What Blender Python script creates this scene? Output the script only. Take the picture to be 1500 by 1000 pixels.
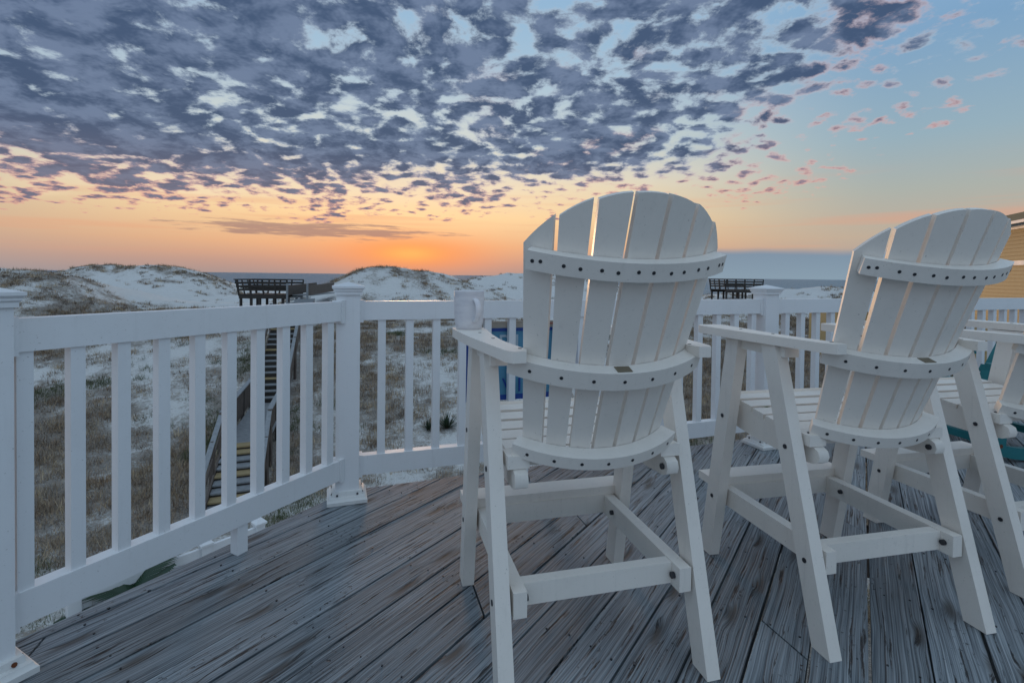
import bpy, bmesh, math, random
import numpy as np
from mathutils import Vector, Matrix
R = math.radians
rng = np.random.default_rng(7)
random.seed(7)
scene = bpy.context.scene
COL = scene.collection
for o in list(bpy.data.objects):
    bpy.data.objects.remove(o)

# ------------------------------------------------------------------ camera
EYE = 1.07
FPX, PITCH, ROLL, CY = 750.0, R(1.0), R(0.7), 417.0      # in pixels of the 1500x1000 photograph
cam_d = bpy.data.cameras.new('camera')
cam = bpy.data.objects.new('camera', cam_d)
COL.objects.link(cam)
cam_d.sensor_width = 36.0
cam_d.lens = 36.0 * FPX / 1500
cam_d.shift_y = -(500 - CY) / 1500
cam_d.clip_start = 0.05
cam_d.clip_end = 60000
cam.matrix_world = Matrix.Translation((0, 0, EYE)) @ Matrix.Rotation(R(90) - PITCH, 4, 'X') @ Matrix.Rotation(ROLL, 4, 'Z')
scene.camera = cam
cy = scene.cycles
cy.max_bounces = 5; cy.diffuse_bounces = 3; cy.glossy_bounces = 2; cy.transmission_bounces = 2; cy.caustics_reflective = False; cy.caustics_refractive = False

# ------------------------------------------------------------------ sky
SUN_AZ, SUN_EL = R(-11.3), R(2.6)          # azimuth from +Y towards +X
world = bpy.data.worlds.new('World')
scene.world = world
world.use_nodes = True
wt = world.node_tree
wt.nodes.clear()

class NT:
    """small helper for building node graphs"""
    def __init__(s, t): s.t = t
    def node(s, ty, **kw):
        n = s.t.nodes.new(ty)
        for k, v in kw.items(): setattr(n, k, v)
        return n
    def put(s, sock, v):
        if isinstance(v, bpy.types.NodeSocket): s.t.links.new(v, sock)
        elif v is not None: sock.default_value = v
    def m(s, op, a, b=None, c=None, clamp=False):
        n = s.node('ShaderNodeMath', operation=op, use_clamp=clamp)
        for i, v in enumerate((a, b, c)):
            if v is not None: s.put(n.inputs[i], v)
        return n.outputs[0]
    def step(s, v, a, b):
        n = s.node('ShaderNodeMapRange', interpolation_type='SMOOTHSTEP')
        s.put(n.inputs[0], v); s.put(n.inputs[1], a); s.put(n.inputs[2], b)
        return n.outputs[0]
    def mix(s, f, a, b, blend='MIX'):
        n = s.node('ShaderNodeMix', data_type='RGBA', blend_type=blend)
        s.put(n.inputs[0], f)
        for sock, v in ((n.inputs[6], a), (n.inputs[7], b)):
            if isinstance(v, tuple) and len(v) == 3: v = (*v, 1)
            s.put(sock, v)
        return n.outputs[2]
    def ramp(s, f, stops, interp='EASE'):
        n = s.node('ShaderNodeValToRGB')
        r = n.color_ramp; r.interpolation = interp
        while len(r.elements) < len(stops): r.elements.new(0.5)
        for e, (p, c) in zip(r.elements, stops):
            e.position = p
            e.color = (*c, 1) if len(c) == 3 else c
        s.put(n.inputs[0], f)
        return n.outputs[0]
    def noise(s, vec, scale, detail=4, rough=0.55, dist=0.0, dim='3D'):
        n = s.node('ShaderNodeTexNoise', noise_dimensions=dim)
        s.put(n.inputs['Vector'], vec); n.inputs['Scale'].default_value = scale
        n.inputs['Detail'].default_value = detail; n.inputs['Roughness'].default_value = rough
        n.inputs['Distortion'].default_value = dist
        return n.outputs[0]
    def comb(s, x, y, z):
        n = s.node('ShaderNodeCombineXYZ')
        for i, v in enumerate((x, y, z)): s.put(n.inputs[i], v)
        return n.outputs[0]
    def mapping(s, vec, scale, loc=(0, 0, 0), rot=(0, 0, 0)):
        n = s.node('ShaderNodeMapping')
        s.put(n.inputs[0], vec); n.inputs[1].default_value = loc; n.inputs[2].default_value = rot; n.inputs[3].default_value = scale
        return n.outputs[0]

def lin(r, g, b):
    f = lambda c: c / 12.92 if c <= 0.04045 else ((c + 0.055) / 1.055) ** 2.4
    return tuple(f(c / 255) for c in (r, g, b))

def build_sky():
    w = NT(wt)
    tc = w.node('ShaderNodeTexCoord').outputs['Generated']
    sep = w.node('ShaderNodeSeparateXYZ'); w.put(sep.inputs[0], tc)
    x, y, z = sep.outputs
    zc = w.m('MAXIMUM', z, 0.0)
    hl = w.m('SQRT', w.m('ADD', w.m('MULTIPLY', x, x), w.m('MULTIPLY', y, y)))
    hx, hy = w.m('DIVIDE', x, w.m('MAXIMUM', hl, 1e-4)), w.m('DIVIDE', y, w.m('MAXIMUM', hl, 1e-4))
    sx, sy = math.sin(SUN_AZ), math.cos(SUN_AZ)
    caz = w.m('ADD', w.m('MULTIPLY', hx, sx), w.m('MULTIPLY', hy, sy))       # cosine of azimuth from the sun
    near = w.step(caz, 0.66, 1.02)
    # clear sky seen towards and away from the sunrise, by sine of elevation
    warm = w.ramp(zc, [(0.0, lin(168, 146, 140)), (0.022, lin(190, 152, 136)), (0.055, lin(226, 174, 134)), (0.11, lin(246, 210, 160)),
                       (0.17, lin(236, 218, 186)), (0.25, lin(206, 212, 206)), (0.36, lin(164, 192, 212)), (0.5, lin(134, 174, 208)), (0.75, lin(178, 206, 232)), (1.0, lin(204, 224, 242))], 'LINEAR')
    cool = w.ramp(zc, [(0.0, lin(150, 152, 160)), (0.03, lin(176, 160, 152)), (0.07, lin(186, 170, 152)), (0.14, lin(168, 174, 168)),
                       (0.22, lin(146, 172, 186)), (0.36, lin(122, 160, 194)), (0.5, lin(132, 172, 208)), (0.75, lin(178, 206, 232)), (1.0, lin(204, 224, 242))], 'LINEAR')  # overhead stops of both ramps, out of view, brightened as foreground fill light
    base = w.mix(near, cool, warm)
    # unseen sky opposite the risen sun, made pale to add foreground fill light
    anti = w.ramp(zc, [(0.0, lin(146, 160, 180)), (0.12, lin(166, 174, 190)), (0.3, lin(160, 182, 206)), (0.6, lin(166, 198, 228)), (1.0, lin(204, 224, 242))], 'LINEAR')
    base = w.mix(w.step(caz, 0.25, -0.55), base, anti)
    # physical sky of the same low sun, folded in for its own gradient
    nis = w.node('ShaderNodeTexSky', sky_type='NISHITA')
    nis.sun_disc = False; nis.sun_elevation = SUN_EL; nis.sun_rotation = SUN_AZ; nis.air_density = 1.4; nis.dust_density = 2.0
    nisd = w.mix(1.0, nis.outputs[0], (0.10, 0.10, 0.10), 'MULTIPLY')
    base = w.mix(0.06, base, nisd)
    # glow of the sun just under the low cloud
    sd = Vector((math.sin(SUN_AZ) * math.cos(SUN_EL), math.cos(SUN_AZ) * math.cos(SUN_EL), math.sin(SUN_EL)))
    du = w.m('SUBTRACT', x, sd.x); dz = w.m('SUBTRACT', z, 0.040)
    g1 = w.m('ADD', w.m('POWER', w.m('DIVIDE', du, 0.14), 2.0), w.m('POWER', w.m('DIVIDE', dz, 0.034), 2.0))
    glow = w.m('MULTIPLY', w.m('EXPONENT', w.m('MULTIPLY', g1, -1.0)), w.step(y, 0.0, 0.4))
    base = w.mix(w.m('MULTIPLY', glow, 0.85), base, (0.98, 0.30, 0.075))
    g2 = w.m('ADD', w.m('POWER', w.m('DIVIDE', du, 0.05), 2.0), w.m('POWER', w.m('DIVIDE', dz, 0.014), 2.0))
    glow2 = w.m('MULTIPLY', w.m('EXPONENT', w.m('MULTIPLY', g2, -1.0)), w.step(y, 0.0, 0.4))
    base = w.mix(w.m('MULTIPLY', glow2, 0.7), base, (1.0, 0.50, 0.13))
    # faint horizontal veils low over the sea
    veil = w.noise(w.mapping(tc, (1.5, 1.5, 42.0)), 1.6, 4, 0.5)
    vm = w.m('MULTIPLY', w.step(veil, 0.50, 0.72), w.m('MULTIPLY', w.step(zc, 0.02, 0.06), w.step(zc, 0.2, 0.1)))
    base = w.mix(w.m('MULTIPLY', vm, 0.35), base, lin(224, 150, 118))
    # blue grey bank of marine cloud low over the sea on the right
    bt = w.m('ADD', 0.046, w.m('MULTIPLY', w.m('SUBTRACT', w.noise(w.mapping(tc, (2, 2, 2)), 2.0, 3), 0.5), 0.02))
    bank = w.m('MULTIPLY', w.step(zc, w.m('ADD', bt, 0.010), w.m('SUBTRACT', bt, 0.006)), w.step(hx, 0.12, 0.34))
    bcol = w.ramp(zc, [(0.0, lin(130, 152, 168)), (0.05, lin(112, 138, 160))], 'LINEAR')
    base = w.mix(w.m('MULTIPLY', bank, 0.92), base, bcol)
    # altocumulus: a flat sheet of puffs seen in perspective
    zz = w.m('ADD', zc, 0.18)
    zr_ = w.m('DIVIDE', hl, zz)
    px, py = w.m('DIVIDE', x, zz), w.m('DIVIDE', y, zz)
    p = w.comb(px, py, 0.0)
    warp = w.node('ShaderNodeTexNoise', noise_dimensions='2D'); w.put(warp.inputs['Vector'], p); warp.inputs['Scale'].default_value = 3.0
    wv = w.node('ShaderNodeVectorMath', operation='MULTIPLY_ADD')
    w.put(wv.inputs[0], warp.outputs['Color']); wv.inputs[1].default_value = (0.09, 0.09, 0); w.put(wv.inputs[2], p)
    pw = wv.outputs[0]
    n1 = w.noise(pw, 10.5, 6, 0.62, dim='2D')
    n2 = w.noise(w.mapping(pw, (1, 1, 1), (7, 3, 0)), 2.1, 2, 0.5, dim='2D')
    vor = w.node('ShaderNodeTexVoronoi', feature='SMOOTH_F1', voronoi_dimensions='2D'); w.put(vor.inputs['Vector'], pw); vor.inputs['Scale'].default_value = 10.8
    vor.inputs['Smoothness'].default_value = 0.6
    puff = w.m('SUBTRACT', 0.62, vor.outputs['Distance'])
    en = w.m('MULTIPLY', w.m('SUBTRACT', w.noise(p, 1.7, 3, dim='2D'), 0.5), 1.1)
    farc = w.m('DIVIDE', w.m('SUBTRACT', w.m('ADD', 3.12, en), w.m('ADD', zr_, w.m('MULTIPLY', px, 0.17))), 0.75)
    rightc = w.m('DIVIDE', w.m('SUBTRACT', w.m('ADD', 1.30, w.m('MULTIPLY', en, 0.5)), px), 0.75)
    backc = w.m('DIVIDE', w.m('ADD', py, 0.1), 0.9)  # clouds end overhead, out of view, to let more skylight onto the foreground
    cov = w.m('MINIMUM', w.m('MINIMUM', farc, rightc), backc)
    cov = w.m('MINIMUM', w.m('MAXIMUM', cov, -2.0), 1.0)
    leftb = w.step(px, 0.35, -1.2)
    dens = w.m('ADD', w.m('ADD', w.m('MULTIPLY', n1, 1.05), w.m('MULTIPLY', puff, 0.5)),
               w.m('ADD', w.m('MULTIPLY', w.m('SUBTRACT', n2, 0.5), 0.55), w.m('MULTIPLY', cov, 0.36)))
    dens = w.m('ADD', dens, w.m('MULTIPLY', leftb, 0.09))
    dens = w.m('ADD', dens, w.m('MULTIPLY', w.m('MINIMUM', w.m('ADD', cov, 0.15), 0.0), 0.6))
    a = w.step(dens, 0.68, 0.93)
    core = w.step(dens, 0.76, 1.02)
    cshade = w.noise(w.mapping(pw, (1, 1, 1), (2, 9, 0)), 6.5, 4, 0.65, dim='2D')
    dark = w.mix(w.step(cshade, 0.36, 0.66), lin(62, 80, 110), lin(104, 120, 148))
    low = w.step(zc, 0.24, 0.10)
    dark = w.mix(w.m('MULTIPLY', low, 0.75), dark, lin(112, 108, 126))
    pinkn = w.m('MULTIPLY', w.m('MULTIPLY', w.step(w.noise(p, 2.4, 2, dim='2D'), 0.5, 0.68), w.step(px, -0.4, 0.35)), 0.34)
    thin = w.mix(w.m('MAXIMUM', w.m('MULTIPLY', low, 0.8), pinkn), lin(166, 182, 198), lin(232, 152, 130))
    edge = w.m('MULTIPLY', w.m('MULTIPLY', w.step(cov, 0.55, 0.05), w.step(px, 0.1, 0.6)), w.step(zc, 0.34, 0.22))
    dark = w.mix(w.m('MULTIPLY', edge, 0.3), dark, lin(180, 134, 134))
    thin = w.mix(w.m('MULTIPLY', edge, 0.6), thin, lin(232, 164, 146))
    ccol = w.mix(core, thin, dark)
    horizonfade = w.step(zc, 0.045, 0.085)
    gap = w.m('MULTIPLY', w.step(cov, 0.0, 0.6), w.m('ADD', 0.04, w.m('MULTIPLY', low, 0.38)))
    base = w.mix(gap, base, w.mix(low, lin(196, 212, 222), lin(250, 226, 186)))
    sky = w.mix(w.m('MULTIPLY', w.m('MULTIPLY', a, 0.96), horizonfade), base, ccol)
    # thin streak of cloud hanging in front of the glow
    u = w.m('DIVIDE', x, w.m('MAXIMUM', y, 0.05))
    zr = w.m('SUBTRACT', w.m('DIVIDE', z, w.m('MAXIMUM', y, 0.05)), w.m('ADD', 0.071, w.m('MULTIPLY', u, -0.035)))
    el = w.m('ADD', w.m('POWER', w.m('DIVIDE', w.m('ADD', u, 0.40), 0.36), 2.0), w.m('POWER', w.m('DIVIDE', zr, 0.021), 2.0))
    sn = w.noise(w.comb(w.m('MULTIPLY', u, 9.0), w.m('MULTIPLY', zr, 120.0), 0.0), 1.0, 6, 0.62)
    sm = w.m('MULTIPLY', w.step(w.m('SUBTRACT', sn, w.m('MULTIPLY', el, 0.32)), 0.30, 0.48), w.step(y, 0.1, 0.3))
    sky = w.mix(w.m('MULTIPLY', sm, 0.72), sky, lin(150, 118, 116))
    bg = w.node('ShaderNodeBackground'); w.put(bg.inputs[0], sky); bg.inputs[1].default_value = SKY_STRENGTH
    out = w.node('ShaderNodeOutputWorld'); w.put(out.inputs[0], bg.outputs[0])

SKY_STRENGTH = 1.0
build_sky()
world.cycles.sampling_method = 'MANUAL'; world.cycles.sample_map_resolution = 512
sun_d = bpy.data.lights.new('sun', 'SUN')
sun_d.energy = 0.9; sun_d.angle = R(8); sun_d.color = (1.0, 0.62, 0.34)
sun = bpy.data.objects.new('sun', sun_d)
COL.objects.link(sun)
sd = Vector((math.sin(SUN_AZ) * math.cos(SUN_EL), math.cos(SUN_AZ) * math.cos(SUN_EL), math.sin(SUN_EL)))
sun.rotation_euler = sd.to_track_quat('Z', 'Y').to_euler()

vs = scene.view_settings
vs.view_transform = 'Standard'; vs.look = 'None'; vs.gamma = 1.0; vs.use_curve_mapping = False
vs.exposure = 0.12

# ------------------------------------------------------------------ pixel helpers (direction only)
_Rc = Matrix.Rotation(R(90) - PITCH, 3, 'X') @ Matrix.Rotation(ROLL, 3, 'Z')
def ray(px, py):
    return _Rc @ Vector(((px - 750) / FPX, -(py - CY) / FPX, -1.0))
def at_depth(px, py, Y):
    r = ray(px, py); return Vector((0, 0, EYE)) + r * (Y / r.y)
def on_level(px, py, z=0.0):
    r = ray(px, py); return Vector((0, 0, EYE)) + r * ((z - EYE) / r.z)

# ------------------------------------------------------------------ materials
def material(name):
    mt = bpy.data.materials.new(name); mt.use_nodes = True
    t = mt.node_tree; b = t.nodes['Principled BSDF']
    return mt, NT(t), b

def objcoord(w, per_object=True):
    tc = w.node('ShaderNodeTexCoord').outputs['Object']
    if not per_object: return tc
    oi = w.node('ShaderNodeObjectInfo')
    n = w.node('ShaderNodeVectorMath', operation='ADD'); w.put(n.inputs[0], tc)
    w.put(n.inputs[1], w.comb(w.m('MULTIPLY', oi.outputs['Random'], 31.0), w.m('MULTIPLY', oi.outputs['Random'], 17.0), 0.0))
    return n.outputs[0]

def bump(w, b, h, strength, dist):
    n = w.node('ShaderNodeBump'); n.inputs['Strength'].default_value = strength; n.inputs['Distance'].default_value = dist
    w.put(n.inputs['Height'], h); w.put(b.inputs['Normal'], n.outputs[0])

def white_plastic(name, col, rough, grime=0.10, grain=0.0, green=False):
    mt, w, b = material(name)
    c = objcoord(w)
    n = w.noise(c, 2.6, 5, 0.65); f = w.noise(c, 70.0, 4, 0.7)
    streak = w.noise(w.mapping(c, (38, 38, 2.2)), 1.0, 4, 0.65)
    dirt = w.m('ADD', w.m('MULTIPLY', w.step(n, 0.42, 0.78), 0.5), w.m('MULTIPLY', w.step(f, 0.56, 0.78), 0.45))
    dirt = w.m('ADD', dirt, w.m('MULTIPLY', w.step(streak, 0.55, 0.8), 0.45))
    pc = w.mix(w.m('MULTIPLY', dirt, grime), col, (0.36, 0.34, 0.30))
    spots = w.step(w.noise(c, 150.0, 2, 0.5), 0.70, 0.76)
    pc = w.mix(w.m('MULTIPLY', spots, 0.4), pc, (0.22, 0.20, 0.17))
    w.put(b.inputs['Base Color'], pc)
    w.put(b.inputs['Roughness'], w.m('ADD', rough, w.m('MULTIPLY', n, 0.18)))
    h = w.m('ADD', w.noise(w.mapping(c, (400, 400, 400)), 1.0, 2), w.m('MULTIPLY', f, 0.8))
    bump(w, b, h, 0.10 + grain, 0.0007)
    return mt

M = {}
M['chair_white'] = white_plastic('poly_lumber_white', (0.84, 0.785, 0.715), 0.33, 0.34, 0.1)
M['vinyl'] = white_plastic('white_vinyl', (0.81, 0.82, 0.83), 0.33, 0.24)
M['trim'] = white_plastic('white_trim', (0.74, 0.74, 0.72), 0.5, 0.35)

def flat(name, col, rough=0.5, metal=0.0, var=0.25, scale=30):
    mt, w, b = material(name)
    n = w.noise(objcoord(w), scale, 4)
    w.put(b.inputs['Base Color'], w.mix(w.m('MULTIPLY', n, var * 1.6), col, tuple(k * 0.45 for k in col)))
    b.inputs['Roughness'].default_value = rough; b.inputs['Metallic'].default_value = metal
    return mt
M['screw'] = flat('dark_steel', (0.06, 0.063, 0.07), 0.45, 0.6)
M['rust'] = flat('rusty_steel', (0.16, 0.045, 0.015), 0.85)
M['plate'] = flat('bronze_plate', (0.23, 0.19, 0.13), 0.55, 0.3)
M['teal'] = flat('teal_paint', (0.012, 0.20, 0.22), 0.45, 0, 0.5, 14)
M['roof'] = flat('dark_green_roof', (0.012, 0.085, 0.08), 0.6)
M['yellow'] = flat('yellow_siding', (0.62, 0.46, 0.22), 0.6, 0, 0.2, 6)
M['glass'] = flat('window_glass', (0.03, 0.05, 0.07), 0.08)
M['soil'] = flat('soil', (0.08, 0.065, 0.05), 0.9)

def deck_wood():
    mt, w, b = material('weathered_deck_wood')
    c = objcoord(w)
    # slow sideways wander of the grain, with knots
    wn = w.noise(w.mapping(c, (1.6, 5.0, 1.0)), 1.0, 2)
    vor = w.node('ShaderNodeTexVoronoi', feature='F1', voronoi_dimensions='2D'); w.put(vor.inputs['Vector'], w.mapping(c, (1.7, 7.0, 0.0))); vor.inputs['Scale'].default_value = 1.0
    knot = w.step(vor.outputs['Distance'], 0.17, 0.02)
    sep = w.node('ShaderNodeSeparateXYZ'); w.put(sep.inputs[0], c)
    yy = w.m('ADD', sep.outputs[1], w.m('ADD', w.m('MULTIPLY', wn, 0.030), w.m('MULTIPLY', knot, 0.012)))
    gv = w.comb(w.m('MULTIPLY', sep.outputs[0], 1.3), w.m('MULTIPLY', yy, 1.0), w.m('MULTIPLY', sep.outputs[2], 1.0))
    ring = w.noise(w.mapping(gv, (1.0, 130.0, 8.0)), 1.0, 3, 0.65)
    fine = w.noise(w.mapping(gv, (2.2, 260.0, 60.0)), 1.0, 2, 0.6)
    crack = w.noise(w.mapping(gv, (2.4, 62.0, 5.0), (3, 1, 0)), 1.0, 5, 0.72)
    crk = w.step(crack, 0.585, 0.635)
    check = w.noise(w.mapping(c, (46.0, 62.0, 40.0)), 1.0, 3, 0.6)
    patch = w.step(w.noise(w.mapping(c, (2.6, 7.0, 1.0), (5, 5, 0)), 1.0, 4, 0.6), 0.50, 0.66)
    chk = w.m('MULTIPLY', w.step(check, 0.61, 0.68), patch)
    oi = w.node('ShaderNodeObjectInfo').outputs['Random']
    tone = w.ramp(w.m('ADD', w.m('MULTIPLY', ring, 0.5), w.m('MULTIPLY', fine, 0.5)),
                  [(0.33, (0.025, 0.030, 0.036)), (0.43, (0.135, 0.158, 0.178)), (0.54, (0.30, 0.335, 0.36)), (0.70, (0.50, 0.54, 0.57))], 'LINEAR')
    big = w.noise(w.mapping(c, (0.9, 4.0, 1.0), (9, 2, 0)), 1.0, 4, 0.6)
    tone = w.mix(w.m('MULTIPLY', w.step(big, 0.42, 0.68), 0.26), tone, (0.09, 0.10, 0.11))
    tone = w.mix(w.m('MULTIPLY', w.step(w.noise(w.mapping(c, (1.2, 9.0, 1.0), (1, 7, 0)), 1.0, 3), 0.56, 0.75), 0.12), tone, (0.19, 0.17, 0.15))
    tone = w.mix(w.m('MULTIPLY', knot, 0.75), tone, (0.055, 0.043, 0.033))
    tone = w.mix(w.m('MULTIPLY', w.m('MAXIMUM', crk, chk), 0.9), tone, (0.012, 0.012, 0.013))
    tone = w.mix(1.0, tone, w.ramp(oi, [(0, (0.66, 0.66, 0.66)), (1, (1.0, 1.0, 1.0))], 'LINEAR'), 'MULTIPLY')
    w.put(b.inputs['Base Color'], tone)
    w.put(b.inputs['Roughness'], w.m('ADD', 0.55, w.m('MULTIPLY', ring, 0.25)))
    h = w.m('SUBTRACT', w.m('ADD', w.m('MULTIPLY', ring, 0.8), w.m('MULTIPLY', fine, 0.35)), w.m('MULTIPLY', w.m('MAXIMUM', crk, chk), 1.1))
    bump(w, b, h, 1.0, 0.006)
    return mt
M['deck'] = deck_wood()

def rough_wood(name, lo, hi):
    mt, w, b = material(name)
    c = objcoord(w)
    g = w.noise(w.mapping(c, (9, 9, 9)), 1.0, 5, 0.65)
    g2 = w.noise(w.mapping(c, (60, 60, 60)), 1.0, 3, 0.6)
    w.put(b.inputs['Base Color'], w.mix(w.m('ADD', w.m('MULTIPLY', g, 0.7), w.m('MULTIPLY', g2, 0.3)), lo, hi))
    b.inputs['Roughness'].default_value = 0.8
    bump(w, b, g2, 0.5, 0.01)
    return mt
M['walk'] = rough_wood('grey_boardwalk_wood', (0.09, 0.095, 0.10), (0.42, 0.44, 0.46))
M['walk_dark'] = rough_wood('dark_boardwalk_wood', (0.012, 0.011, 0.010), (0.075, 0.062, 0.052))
M['walk_brown'] = rough_wood('brown_boardwalk_wood', (0.045, 0.035, 0.03), (0.19, 0.15, 0.125))
M['new_wood'] = rough_wood('new_yellow_lumber', (0.24, 0.17, 0.08), (0.46, 0.36, 0.20))

def sand_mat():
    mt, w, b = material('dune_sand')
    geo = w.node('ShaderNodeNewGeometry').outputs['Position']
    at = w.node('ShaderNodeAttribute'); at.attribute_name = 'litter'
    n1 = w.noise(geo, 0.9, 6, 0.7); n2 = w.noise(geo, 4.5, 5, 0.7); n3 = w.noise(geo, 16.0, 4, 0.7)
    s = w.m('ADD', w.m('ADD', w.m('MULTIPLY', n1, 0.5), w.m('MULTIPLY', n2, 0.5)), w.m('MULTIPLY', n3, 0.5))
    lit = w.step(w.m('ADD', s, w.m('MULTIPLY', at.outputs['Fac'], 0.42)), 0.84, 1.06)
    sand = w.mix(n2, (0.66, 0.65, 0.63), (0.80, 0.79, 0.76))
    litc = w.mix(w.step(n3, 0.35, 0.7), (0.13, 0.112, 0.095), (0.40, 0.335, 0.27))
    w.put(b.inputs['Base Color'], w.mix(w.m('MULTIPLY', lit, 0.9), sand, litc))
    b.inputs['Roughness'].default_value = 0.95
    bump(w, b, w.m('ADD', n3, w.m('MULTIPLY', n2, 2.0)), 0.7, 0.12)
    return mt
M['sand'] = sand_mat()

def grass_mat():
    mt, w, b = material('dune_grass')
    at = w.node('ShaderNodeAttribute'); at.attribute_name = 'tint'
    w.put(b.inputs['Base Color'], at.outputs['Color'])
    b.inputs['Roughness'].default_value = 0.8
    return mt
M['grass'] = grass_mat()
M['leaf'] = flat('palm_leaf', (0.012, 0.05, 0.018), 0.45, 0, 0.6, 8)
M['yucca'] = flat('yucca_leaf', (0.03, 0.055, 0.025), 0.5, 0, 0.5, 8)

def sea_mat():
    mt, w, b = material('sea_water')
    geo = w.node('ShaderNodeNewGeometry').outputs['Position']
    n = w.noise(w.mapping(geo, (0.05, 0.16, 1)), 1.0, 6, 0.62)
    n2 = w.noise(w.mapping(geo, (0.012, 0.05, 1), (4, 0, 0)), 1.0, 4, 0.6)
    foam = w.m('MULTIPLY', w.step(n2, 0.62, 0.70), w.step(n, 0.5, 0.62))
    w.put(b.inputs['Base Color'], w.mix(w.m('MULTIPLY', foam, 0.8), (0.19, 0.26, 0.31), (0.7, 0.72, 0.74)))
    b.inputs['Roughness'].default_value = 0.4
    b.inputs['Specular IOR Level'].default_value = 0.22
    b.inputs['IOR'].default_value = 1.33
    bump(w, b, w.m('ADD', n, w.m('MULTIPLY', n2, 2.0)), 1.0, 2.2)
    return mt
M['sea'] = sea_mat()

# ------------------------------------------------------------------ mesh helpers
def empty(name, loc=(0, 0, 0), rz=0.0):
    o = bpy.data.objects.new(name, None); COL.objects.link(o)
    o.location = loc; o.rotation_euler = (0, 0, rz); o.empty_display_size = 0.1
    return o

def tag(o, label=None, cat=None, group=None, kind=None):
    if label: o['label'] = label
    if cat: o['category'] = cat
    if group: o['group'] = group
    if kind: o['kind'] = kind
    return o

def mesh_obj(name, bm, mat, parent=None, bev=0.0, seg=2, smooth=True, ang=35):
    if bev > 0:
        es = [e for e in bm.edges if len(e.link_faces) == 2 and e.calc_face_angle(0) > R(ang)]
        bmesh.ops.bevel(bm, geom=es, offset=bev, segments=seg, profile=0.5, affect='EDGES', clamp_overlap=True)
    bmesh.ops.recalc_face_normals(bm, faces=bm.faces)
    me = bpy.data.meshes.new(name); bm.to_mesh(me); bm.free()
    if smooth:
        me.polygons.foreach_set('use_smooth', [True] * len(me.polygons))
        if hasattr(me, 'set_sharp_from_angle'): me.set_sharp_from_angle(angle=R(40))
    me.materials.append(M[mat] if isinstance(mat, str) else mat)
    o = bpy.data.objects.new(name, me); COL.objects.link(o)
    if parent: o.parent = parent
    return o

def hexa(bm, b4, t4):
    """solid between a bottom quad and a top quad (same winding)"""
    vb = [bm.verts.new(p) for p in b4]; vt = [bm.verts.new(p) for p in t4]
    bm.faces.new(vb[::-1]); bm.faces.new(vt)
    for i in range(4):
        j = (i + 1) % 4
        bm.faces.new((vb[i], vb[j], vt[j], vt[i]))

def box(bm, c, s, rot=None):
    c = Vector(c); hx, hy, hz = (k / 2 for k in s)
    q = lambda x, y, z: c + ((rot @ Vector((x, y, z))) if rot else Vector((x, y, z)))
    hexa(bm, [q(-hx, -hy, -hz), q(hx, -hy, -hz), q(hx, hy, -hz), q(-hx, hy, -hz)], [q(-hx, -hy, hz), q(hx, -hy, hz), q(hx, hy, hz), q(-hx, hy, hz)])

def beam(bm, p0, p1, w, h, up=(0, 0, 1)):
    p0, p1 = Vector(p0), Vector(p1); d = (p1 - p0).normalized(); up = Vector(up)
    s = d.cross(up).normalized(); u = s.cross(d).normalized()
    q = lambda p, a, b: p + s * a * w / 2 + u * b * h / 2
    hexa(bm, [q(p0, -1, -1), q(p0, 1, -1), q(p0, 1, 1), q(p0, -1, 1)], [q(p1, -1, -1), q(p1, 1, -1), q(p1, 1, 1), q(p1, -1, 1)])

def prism(bm, pts, axis):
    axis = Vector(axis)
    vb = [bm.verts.new(p) for p in pts]; vt = [bm.verts.new(Vector(p) + axis) for p in pts]
    bm.faces.new(vb[::-1]); bm.faces.new(vt)
    n = len(pts)
    for i in range(n):
        j = (i + 1) % n
        bm.faces.new((vb[i], vb[j], vt[j], vt[i]))

def disc(bm, c, nrm, r, h, seg=8):
    nrm = Vector(nrm).normalized(); a = nrm.orthogonal().normalized(); b = nrm.cross(a)
    c = Vector(c)
    prism(bm, [c + (a * math.cos(t) + b * math.sin(t)) * r for t in (2 * math.pi * k / seg for k in range(seg))], nrm * h)

def lathe(bm, prof, c=(0, 0, 0), seg=40):
    rings = []
    for r, z in prof:
        rings.append([bm.verts.new((c[0] + r * math.cos(2 * math.pi * k / seg), c[1] + r * math.sin(2 * math.pi * k / seg), c[2] + z)) for k in range(seg)])
    for a, b in zip(rings, rings[1:]):
        for k in range(seg):
            j = (k + 1) % seg
            bm.faces.new((a[k], a[j], b[j], b[k]))
    return rings

def part(name, mat, parent, fn, bev=0.0, **kw):
    bm = bmesh.new(); fn(bm)
    return mesh_obj(name, bm, mat, parent, bev, **kw)

def copy_tree(o, parent=None):
    c = o.copy(); COL.objects.link(c)
    if parent: c.parent = parent
    for ch in list(o.children): copy_tree(ch, c)
    return c

def vnoise(X, Y, seed, octaves=4, gain=0.5):
    """fractal value noise on arrays"""
    X = np.asarray(X, float); Y = np.asarray(Y, float)
    tot = np.zeros_like(X); amp = 1.0; nrm = 0.0; fr = 1.0
    for o in range(octaves):
        tab = np.random.default_rng(seed * 101 + o).random((256, 256))
        xs, ys = X * fr + 37.3 * o, Y * fr + 11.7 * o
        xi, yi = np.floor(xs).astype(int), np.floor(ys).astype(int)
        fx, fy = xs - xi, ys - yi
        fx = fx * fx * (3 - 2 * fx); fy = fy * fy * (3 - 2 * fy)
        g = lambda a, b: tab[a % 256, b % 256]
        tot += amp * ((g(xi, yi) * (1 - fx) + g(xi + 1, yi) * fx) * (1 - fy) + (g(xi, yi + 1) * (1 - fx) + g(xi + 1, yi + 1) * fx) * fy)
        nrm += amp; amp *= gain; fr *= 2.0
    return tot / nrm

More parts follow.
